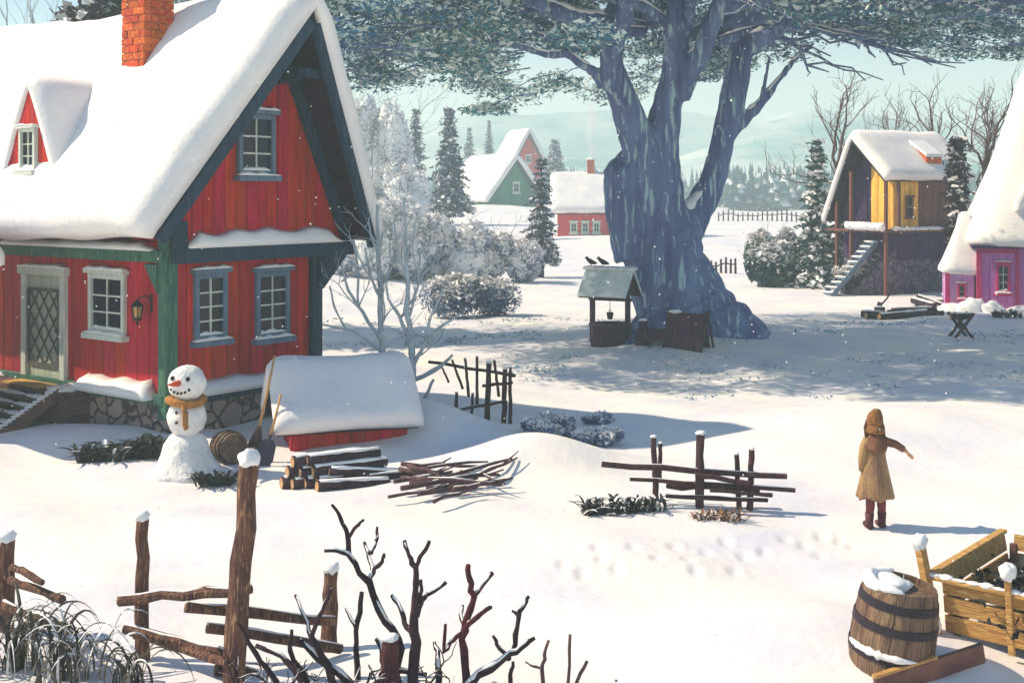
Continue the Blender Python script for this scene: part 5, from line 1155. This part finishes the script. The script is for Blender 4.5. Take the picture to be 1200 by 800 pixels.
def grass_clump(px, Y, label, n, seed, L=.55, w=.4):
    X = Xp(px, Y); b_ = Vector((X, Y, g(X, Y))); root = empty('grass_clump', b_, 0, label, 'grass'); r_ = random.Random(seed); c = MB()
    for i in range(n):
        o = Vector((r_.gauss(0, w*.22), r_.gauss(0, w*.2), -.02)); az = r_.choice((0, math.pi))+r_.gauss(0, .8); le = L*r_.uniform(.45, 1.15); d = Vector((math.cos(az), math.sin(az), 0)); sd = Vector((-d.y, d.x, .25)).normalized(); K = 12; vs = []; wd = r_.uniform(.009, .02)
        tip = r_.uniform(.5, 1.0); reach = r_.uniform(.35, .85)
        for k in range(K+1):
            u = k/K; a = u*math.pi*tip; p_ = o+d*le*reach*(1-math.cos(a))*.5+Vector((0, 0, le*.62*math.sin(a))); ww = wd*(1.05-u**2)
            vs += [p_-sd*ww, p_+Vector((0, 0, ww*.6)), p_+sd*ww, p_-Vector((0, 0, ww*.3))]
        fs = []
        for k in range(K): fs += [(4*k+j, 4*k+(j+1) % 4, 4*k+4+(j+1) % 4, 4*k+4+j) for j in range(4)]
        c.add(vs, fs, 1 if r_.random() < .2 else 0)
    c.build('blades', [grass_m, snow], root)
grass_clump(14, 10.6, 'arching dry grass clump in the bottom left corner', 75, 1, .85, .6)
grass_clump(84, 10.4, 'arching grass clump between corner clump and first tall fence post', 70, 2, .85, .6)
grass_clump(150, 10.2, 'smaller grass clump at the base of the thin fence post', 34, 3, .6, .4)

# ---------------------------------------------------------------- other buildings
# cabin on stone base
CB = Vector((Xp(1047, 50), 50, 0)); CR = math.atan2(.43, .9)
cab = empty('hillside_cabin', (CB.x, CB.y, 0), CR, 'ochre timber cabin raised on a dark stone base with outside stairs', 'cabin')
ZP, ZEC = 2.75, 4.78
f0 = lambda a, o, z: Vector((a, -o, z)); f1 = lambda a, o, z: Vector((-o, a, z))
s_ = MB(); s_.box(.05, 3.4, .05, 3.1, -.4, 1.45); s_.build('stone_base', stone_dark, cab)
w = MB(); boards_rect(w, lambda a, o, z: Vector((a, .02-o, z)), .0, 3.45, 1.45, ZP-.12, .3); boards_rect(w, lambda a, o, z: Vector((.02-o, a, z)), .0, 3.1, 1.45, ZP-.12, .3); w.box(.06, 3.4, .06, 3.1, 1.45, ZP-.1); w.build('lower_wall', plank_violet, cab)
w = MB(); boards_rect(w, f0, .0, 1.35, ZP, ZEC+.25, .2); w.build('painted_lit_wall', ochre, cab)  # sunlit stretch of the long wall, its brightness put into the ochre colour
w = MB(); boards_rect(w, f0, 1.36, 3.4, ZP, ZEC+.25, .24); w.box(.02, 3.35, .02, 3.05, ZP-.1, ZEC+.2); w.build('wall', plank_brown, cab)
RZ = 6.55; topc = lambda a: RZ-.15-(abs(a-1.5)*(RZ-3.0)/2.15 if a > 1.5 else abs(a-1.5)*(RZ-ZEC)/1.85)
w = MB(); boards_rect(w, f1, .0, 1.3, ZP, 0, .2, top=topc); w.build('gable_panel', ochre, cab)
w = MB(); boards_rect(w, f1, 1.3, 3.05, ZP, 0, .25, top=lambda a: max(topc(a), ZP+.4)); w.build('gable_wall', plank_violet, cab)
window(cab, f0, .62, 1.0, ZP+.5, ZP+1.35, plank_brown, nh=1, nv=2, fw=.07, snowy=False)
s_ = MB(); s_.box(-.75, 0, -.35, 3.2, ZP-.14, ZP-.02); s_.box(0, 3.5, -.35, -.02, ZP-.14, ZP-.02); plo = s_.build('balcony', plank_brown, cab)
for x, y, z0, z1 in ((-.6, 2.8, -.1, 3.9), (-.6, 1.9, -.1, 5.2), (-.6, -.2, -.1, 4.9), (0.05, -.25, ZP, 5.0)): MB().box(x-.06, x+.06, y-.06, y+.06, z0, z1).build('post', plank_brown, cab)
s_ = MB()
for i in range(12): s_.ball((-.95+.02*i, -.3+i*.2, ZP+.12), (.2, .2, .17), 10, 7, .5, seed=i)
for i in range(16): s_.ball((-.2+i*.24, -.28, ZP+.02), (.2, .12, .09), 10, 7, .4, seed=i*2)
s_.build('balcony_snow', snow, cab, smooth=True)
rt = gable_roof(cab, 1.95, 1.8, RZ, 3.0, ZEC, -1.5, -.75, 4.1, .42, seed=14, rr=.34, nu=36, nv=30, pr0=.2, lump=.06)
rt[0].rotation_euler = (0, 0, R(-90))
s_ = MB(); s_.box(1.35, 2.25, -.4, .35, 0, .1); dm_ = MB()
c = Vector((2.1, .45, 6.12)); dm_.hexa([c+Vector(q) for q in ((-.42, -.62, -.62), (.42, -.62, -.62), (.42, .3, .0), (-.42, .3, .0), (-.42, -.62, -.36), (.42, -.62, -.36), (.42, .3, .30), (-.42, .3, .30))])
dd = dm_.build('skylight', terracotta, cab); q_ = MB(); q_.hexa([c+Vector(q) for q in ((-.5, -.7, -.35), (.5, -.7, -.35), (.5, .4, .31), (-.5, .4, .31), (-.47, -.66, -.2), (.47, -.66, -.2), (.47, .4, .45), (-.47, .4, .45))]); q_.build('skylight_snow', snow, dd, bevel=.05)
# stair in world-ish direction
def cl(px, py, Y): d = P(px, py, Y)-CB; return Vector((d.x*math.cos(CR)+d.y*math.sin(CR), -d.x*math.sin(CR)+d.y*math.cos(CR), d.z))
a = cl(1025, 285, 50.2); b_ = cl(976, 345, 49.6); a2 = cl(1025, 285, 51.1)-a; st = MB(); sn_ = MB(); NS = 11
dep = Vector((.35, .85, 0))
for i in range(NS):
    u = i/(NS-1); q = a.lerp(b_, u); st.bar(q-dep*.1, q+dep, .26, .06); sn_.ball(q+dep*.45+Vector((0, 0, .06)), (.14, .45, .05), 10, 6, .3, seed=i)
st.bar(a-dep*.12, b_-dep*.12, .05, .2); st.bar(a+dep*1.02, b_+dep*1.02, .05, .2); sto = st.build('stairs', trim_blue, cab); sn_.build('stair_snow', snow, sto, smooth=True)
s_ = MB(); q0 = a.lerp(b_, .5); s_.hexa([Vector((b_.x+.9, b_.y+.1, -.3)), Vector((.1, -.05, -.3)), Vector((.1, .9, -.3)), Vector((b_.x+.9, b_.y+.9, -.3)), Vector((q0.x+.3, q0.y+.1, q0.z-.7)), Vector((.1, -.05, 1.9)), Vector((.1, .9, 1.9)), Vector((q0.x+.3, q0.y+.9, q0.z-.7))]); s_.build('stair_wall', stone_dark, cab)

# pink house
PK = Vector((Xp(1147, 43), 43, 0)); pk = empty('pink_house', (PK.x, PK.y, 0), R(-16), 'pink cottage with huge snow roof cut off by the right edge', 'house')
w = MB(); boards_rect(w, f0, .05, 7, -.2, 2.5, .3); boards_rect(w, f1, .05, 5, -.2, 2.5, .3); w.box(.02, 7, .02, 5, -.3, 2.6); w.build('wall', pink_boards, pk)
s_ = MB(); [MB().box(*q).build('trim_post', pink_trim, pk) for q in ((-.08, .10, -.08, .1, -.2, 2.5), (1.22, 1.34, -.07, -.02, -.2, 2.3), (0.1, 1.22, -.08, -.02, 2.1, 2.28), (3.2, 3.32, -.07, -.02, -.2, 2.3))]
window(pk, f0, .58, 1.05, .68, 1.72, pink_trim, nh=2, nv=3, fw=.09)
def hip_roof(parent, x0, x1, y0, y1, z0, prof, seed=0, nm='roof_snow', rc=.6, n=72, board=True, name='roof', lump=.1):
    """rings of rounded rectangles; prof = [(inset_x, inset_y, z)]"""
    mb = MB(); vs = []; fs = []
    for ix, iy, z in prof:
        a0, a1, b0, b1 = x0+ix, x1-ix, y0+iy, y1-iy; cx, cy = (a0+a1)/2, (b0+b1)/2; hx, hy = max(.02, (a1-a0)/2), max(.02, (b1-b0)/2)
        for k in range(n):
            t = 2*math.pi*k/n; c_, s2 = math.cos(t), math.sin(t); e = .38
            x = cx+hx*math.copysign(abs(c_)**e, c_); y = cy+hy*math.copysign(abs(s2)**e, s2); q = lump*mnoise.fractal(Vector((x*.5+seed, y*.5, z*.5)), 1, 2, 3); vs.append((x, y, z+q))
    m = len(prof)
    for i in range(m-1):
        for k in range(n): fs.append((i*n+k, i*n+(k+1) % n, (i+1)*n+(k+1) % n, (i+1)*n+k))
    fs.append(tuple(range(n))[::-1]); fs.append(tuple((m-1)*n+k for k in range(n)))
    rb = MB(); rb.box(x0+.25, x1-.25, y0+.25, y1-.25, z0-.02, z0+.08); r_ = rb.build(name, plank_violet, parent); mb.add(vs, fs).build(nm, snow_roof, r_, smooth=True); return r_
hip_roof(pk, -.5, 8, -.62, 5.6, 2.3, [(.3, .3, 2.36), (.1, .1, 2.36), (.0, .0, 2.5), (.02, .02, 2.7), (.16, .14, 2.95), (.6, .4, 3.9), (1.12, .9, 5.2), (1.65, 1.5, 6.8), (2.1, 2.3, 8.4), (2.5, 2.8, 9.3), (3.2, 3.0, 9.6)], 3)
dq = MB(); dq.prism([(1.5, 3.6), (3.3, 3.6), (2.4, 5.5)], lambda x, z: Vector((x, -.42, z)), lambda x, z: Vector((x, 1.9, z))); dqo = dq.build('dormer', red, pk)
window(dqo, lambda a, o, z: Vector((a, -.42-o, z)), 2.1, 2.6, 3.95, 4.7, trim, fw=.06)
s_ = MB(); s_.prism([(2.4, 5.5), (1.38, 3.45), (1.1, 3.6), (1.2, 4.0), (2.15, 5.85), (2.4, 6.0), (2.65, 5.85), (3.6, 4.0), (3.7, 3.6), (3.42, 3.45)], lambda x, z: Vector((x, -.66, z)), lambda x, z: Vector((x, 1.9, z)))
s_.build('dormer_snow', snow_roof, dqo, bevel=.12)
w = MB(); boards_rect(w, lambda a, o, z: Vector((a, .3-o, z)), -1.05, -.12, -.2, 1.35, .22); boards_rect(w, lambda a, o, z: Vector((-1.05-o, a, z)), .3, 2.4, -.2, 1.35, .25); w.box(-1.03, -.12, .33, 2.4, -.3, 1.35); an = w.build('annex', lilac, pk)
MB().box(-1.12, -.96, .2, .3, -.2, 1.35).build('trim_post', pink_trim, an); window(an, lambda a, o, z: Vector((a, .3-o, z)), -.7, -.42, .42, .95, pink_trim, fw=.06, nh=1, nv=2)
hip_roof(an, -1.28, .5, .02, 2.6, 1.3, [(.15, .15, 1.33), (.0, .0, 1.42), (.02, .0, 1.55), (.12, .1, 1.75), (.35, .4, 2.3), (.6, .75, 3.0), (.7, 1.0, 3.5), (.8, 1.1, 3.6)], 8)
s_ = MB(); 
for i, (x, y, r_, h_) in enumerate(((-.25, -.35, .55, .5), (.4, -.5, .5, .42), (-.9, -.1, .5, .3), (1.3, -.5, .5, .3))): s_.ball((x, y, 0), (r_, r_*.7, h_), 18, 12, .25, seed=i)
s_.build('drifted_snow', snow, pk, smooth=True)

# three far houses
def far_house(name, label, px, Y, rot, W, L, zb, ze, zr, wm, wm2, th, ov=.5, windows=(), seed=0, flip=False):
    X = Xp(px, Y); root = empty(name, (X, Y, 0), rot, label, 'house'); sl_ = (zr-ze)/(W/2+ov)
    top = lambda a: zr-.3-abs(a-W/2)*sl_
    w = MB(); boards_rect(w, f0, 0, W, zb-1.5, 0, .6, out=.03, top=top); w.build('gable_wall', wm, root)
    w = MB(); boards_rect(w, f1, 0, L, zb-1.5, ze+.4, .6); boards_rect(w, lambda a, o, z: Vector((W+o, a, z)), 0, L, zb-1.5, ze+.4, .6); w.box(.03, W-.03, .05, L, zb-1.5, ze+.3); w.build('wall', wm2, root)
    gable_roof(root, W/2+ov, W/2+ov, zr, ze, ze, W/2, -ov, L+ov, th, seed=seed, rr=th, nu=28, nv=24, board=.2, lump=.1, mats=(plank_violet, None))
    for (a0, a1, z0, z1, side) in windows: window(root, f1 if side else f0, a0, a1, z0, z1, trim, fw=(a1-a0)*.15, snowy=False, nv=2)
    return root
far_house('green_house', 'distant green gabled house with thick snow roof', 576, 140, R(28), 6.0, 11, 1.2, 3.3, 8.4, green_boards, green_light, .75, ov=.9, windows=((2.8, 3.7, 4.4, 5.6, 0),), seed=4)
far_house('red_gable_house', 'narrow pointed red gabled house behind the green house', 604, 172, R(25), 4.2, 6, 2.0, 8.6, 13.2, red_far, red_far, .6, ov=.5, windows=((1.6, 2.5, 8.8, 9.9, 0),), seed=9)
RC = Vector((Xp(654, 100), 100, 0)); rc = empty('red_cottage', (RC.x, RC.y, 0), R(-2), 'distant low red cottage with three small windows and smoking chimney', 'cottage')
w = MB(); boards_rect(w, f0, 0, 8.4, -.6, 3.0, .5); boards_rect(w, f1, 0, 5, -.6, 3, .5); w.box(.02, 8.4, .02, 5, -.6, 3.6)
w.build('wall', red_far, rc)
for x in (1.0, 1.95, 2.9, 5.2, 6.4): window(rc, f0, x, x+.62, 1.0, 1.9, trim, fw=.13, snowy=False, nh=2, nv=2)
rt = gable_roof(rc, 3.1, 3.1, 5.6, 2.65, 2.65, -2.5, -.6, 9, .55, seed=17, rr=.5, nu=30, nv=26, board=.2); rt[0].rotation_euler = (0, 0, R(-90))
ch = MB(); ch.box(2.5, 3.1, 2.2, 2.8, 5, 7.2); chx = ch.build('chimney', terracotta, rc); MB().ball((2.8, 2.5, 7.22), (.38, .38, .14), 12, 8, .2).build('chimney_snow', snow, chx, smooth=True)
# smoke
sm_m = bpy.data.materials.new('smoke'); sm_m.use_nodes = True; n_ = sm_m.node_tree.nodes; n_.clear(); oo = n_.new('ShaderNodeOutputMaterial'); pv = n_.new('ShaderNodeVolumePrincipled'); pv.inputs['Color'].default_value = (.92, .93, .97, 1); pv.inputs['Density'].default_value = .55; sm_m.node_tree.links.new(pv.outputs[0], oo.inputs['Volume'])
sp_ = rc.matrix_world @ Vector((0, 0, 0)); s_ = MB(); s_.tube([(0, 0, 0), (.1, 0, .8), (-.15, 0, 1.8), (.15, 0, 3.0), (0, 0, 4.4), (.3, 0, 5.6)], [.2, .32, .42, .5, .5, .3], 16, .3)
so3 = s_.build('smoke', sm_m, None, smooth=True); so3.location = (RC.x+2.9, RC.y+2.4, 7.3); tag(so3, kind='stuff')

# far forest bands
def forest(label_name, x0, x1, Y0, Y1, n, hmin, hmax, seed, m):
    rs_ = random.Random(seed); c = MB()
    for i in range(n):
        Y = rs_.uniform(Y0, Y1); x = Xp(rs_.uniform(x0, x1), Y); z = g(x, Y); h = rs_.uniform(hmin, hmax); r = h*rs_.uniform(.13, .22)
        c.tube([(x, Y, z-.5), (x, Y, z+h*.9)], [h*.02, h*.006], 4)
        for k in range(7):
            u = k/7; rr = r*(1-u)**.8*rs_.uniform(.8, 1.2); zz = z+h*(.08+.9*u); nn = 7; vs = [(x, Y, zz+h*.2)]
            for j in range(nn): t = 2*math.pi*j/nn+k; q = rr*rs_.uniform(.6, 1.25); vs.append((x+q*math.cos(t), Y+q*math.sin(t), zz+rs_.uniform(-.02, .02)*h))
            c.add(vs, [(0, 1+j, 1+(j+1) % nn) for j in range(nn)], 1 if rs_.random() < .18 else 0)
    tag(c.build('forest', [m, snow]), kind='stuff', label=label_name, cat='forest')
fm = mat('far_forest', (70, 104, 104), .9, (52, 80, 92), .05, island=.3)
forest('dark band of faraway fir forest behind the pale field at right', 828, 1230, 200, 260, 900, 5.0, 8.2, 1, fm)
forest('faint belt of far conifers behind the distant houses', 380, 830, 240, 300, 420, 5, 8, 2, fm)

# ---------------------------------------------------------------- wood yard by the cabin
def wl(a, b_, Y0, Y1, r, j, lab='dark log lying in the small wood pile before the cabin'):
    A = P(*a, Y0); B = P(*b_, Y1); A.z = max(A.z, g(A.x, A.y)+r); B.z = max(B.z, g(B.x, B.y)+r); log(A, B, r, {0: 'leftmost log of the wood pile before the cabin', 2: 'front log nearest the viewer in the wood pile before the cabin', 3: 'long thin log pointing right from the wood pile before the cabin', 8: 'uppermost slanting log behind the wood pile before the cabin'}.get(j, lab), sn=(j % 2 == 0), grp='logs of the wood pile before the cabin', seed=40+j)
for j, (a, b_, Y0, Y1, r) in enumerate([((1010, 372), (1040, 378), 41.5, 41, .12), ((1015, 378), (1060, 376), 40.8, 41.2, .12), ((1030, 380), (1085, 370), 40.5, 41.5, .11), ((1050, 374), (1106, 373), 41.6, 41.4, .09), ((1045, 366), (1092, 366), 42.5, 42.5, .11), ((1040, 371), (1098, 369), 42, 42, .1), ((1070, 352), (1095, 362), 45.5, 44, .12), ((1072, 358), (1108, 354), 45.3, 45.0, .10), ((1076, 347), (1106, 362), 45.8, 44.5, .08)]): wl(a, b_, Y0, Y1, r, j)
p = at(1031, 370); sp = empty('chopping_block', p, 0, 'snowy chopping block left end of the wood pile', 'block'); MB().lathe([(.2, -.05), (.18, .1), (.19, .3)], 16, wob=.15).build('block', bark_dark, sp, smooth=False); snowcap(sp, (-.05, 0, .3), .14, .05)
ax_ = empty('axe', (p.x, p.y, p.z), 0, 'long handled axe stuck in the chopping block before the cabin', 'axe'); MB().tube([(0, 0, .34), (.28, .05, .62), (.56, .1, 1.12)], [.035, .03, .03], 7).build('handle', wood_dark, ax_)
MB().hexa([(-.14, -.03, .26), (-.06, -.03, .5), (.06, -.03, .46), (.06, -.03, .30), (-.14, .03, .26), (-.06, .03, .5), (.06, .03, .46), (.06, .03, .30)]).build('head', steel, ax_)
p = at(1126, 395); sb = empty('sawbuck', p, R(5), 'small X-shaped wooden sawbuck on the snow before the pink house', 'sawbuck')
for y in (-.2, .2):
    for sg in (-1, 1): MB().bar((sg*.28, y, -.03), (-sg*.3, y, .72), .07, .07).build('leg', wood_dark, sb)
MB().bar((0, -.3, .34), (0, .3, .34), .07, .07).build('crossbar', wood_dark, sb)
log(p+Vector((-.3, 0, .6)), p+Vector((.32, 0.02, .62)), .1, 'short snowy log resting in the X-shaped sawbuck', True, 'log on the sawbuck', 60)

# bits of frozen undergrowth under the giant tree
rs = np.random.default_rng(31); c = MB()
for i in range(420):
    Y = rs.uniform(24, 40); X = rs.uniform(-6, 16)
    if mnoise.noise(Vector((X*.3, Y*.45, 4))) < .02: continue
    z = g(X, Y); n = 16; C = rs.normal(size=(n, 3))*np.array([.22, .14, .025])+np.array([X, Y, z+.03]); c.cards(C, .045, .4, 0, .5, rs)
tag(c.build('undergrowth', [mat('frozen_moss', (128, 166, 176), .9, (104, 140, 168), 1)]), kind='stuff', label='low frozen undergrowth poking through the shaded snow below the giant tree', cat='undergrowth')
# snow-filled air: falling flakes
rs = random.Random(77); c = MB()
for i in range(900):
    Y = rs.uniform(9, 44); x = Xp(rs.uniform(-40, 1240), Y); z = rs.uniform(max(.6, CAMH-572/FPX*Y), min(14, CAMH+235/FPX*Y)); r = rs.uniform(.007, .014)*(.45+Y/40)
    c.ball((x, Y, z), (r, r, r), 6, 4)
tag(c.build('snowflakes', snow), kind='stuff', label='fine snowflakes drifting through the air', cat='snow')

# ---------------------------------------------------------------- air
hz = MB(); hz.box(-650, 800, -60, 640, -4.5, 52); ho = hz.build('haze', None) if False else None
hm = bpy.data.materials.new('haze_air'); hm.use_nodes = True; n_ = hm.node_tree.nodes; n_.clear(); oo = n_.new('ShaderNodeOutputMaterial'); pv = n_.new('ShaderNodeVolumePrincipled')
pv.inputs['Color'].default_value = (.72, .92, .95, 1); pv.inputs['Density'].default_value = .0024; pv.inputs['Anisotropy'].default_value = .2; hm.node_tree.links.new(pv.outputs[0], oo.inputs['Volume'])
ho = hz.build('haze', hm); tag(ho, kind='stuff', label='pale blue winter haze filling the air', cat='haze')
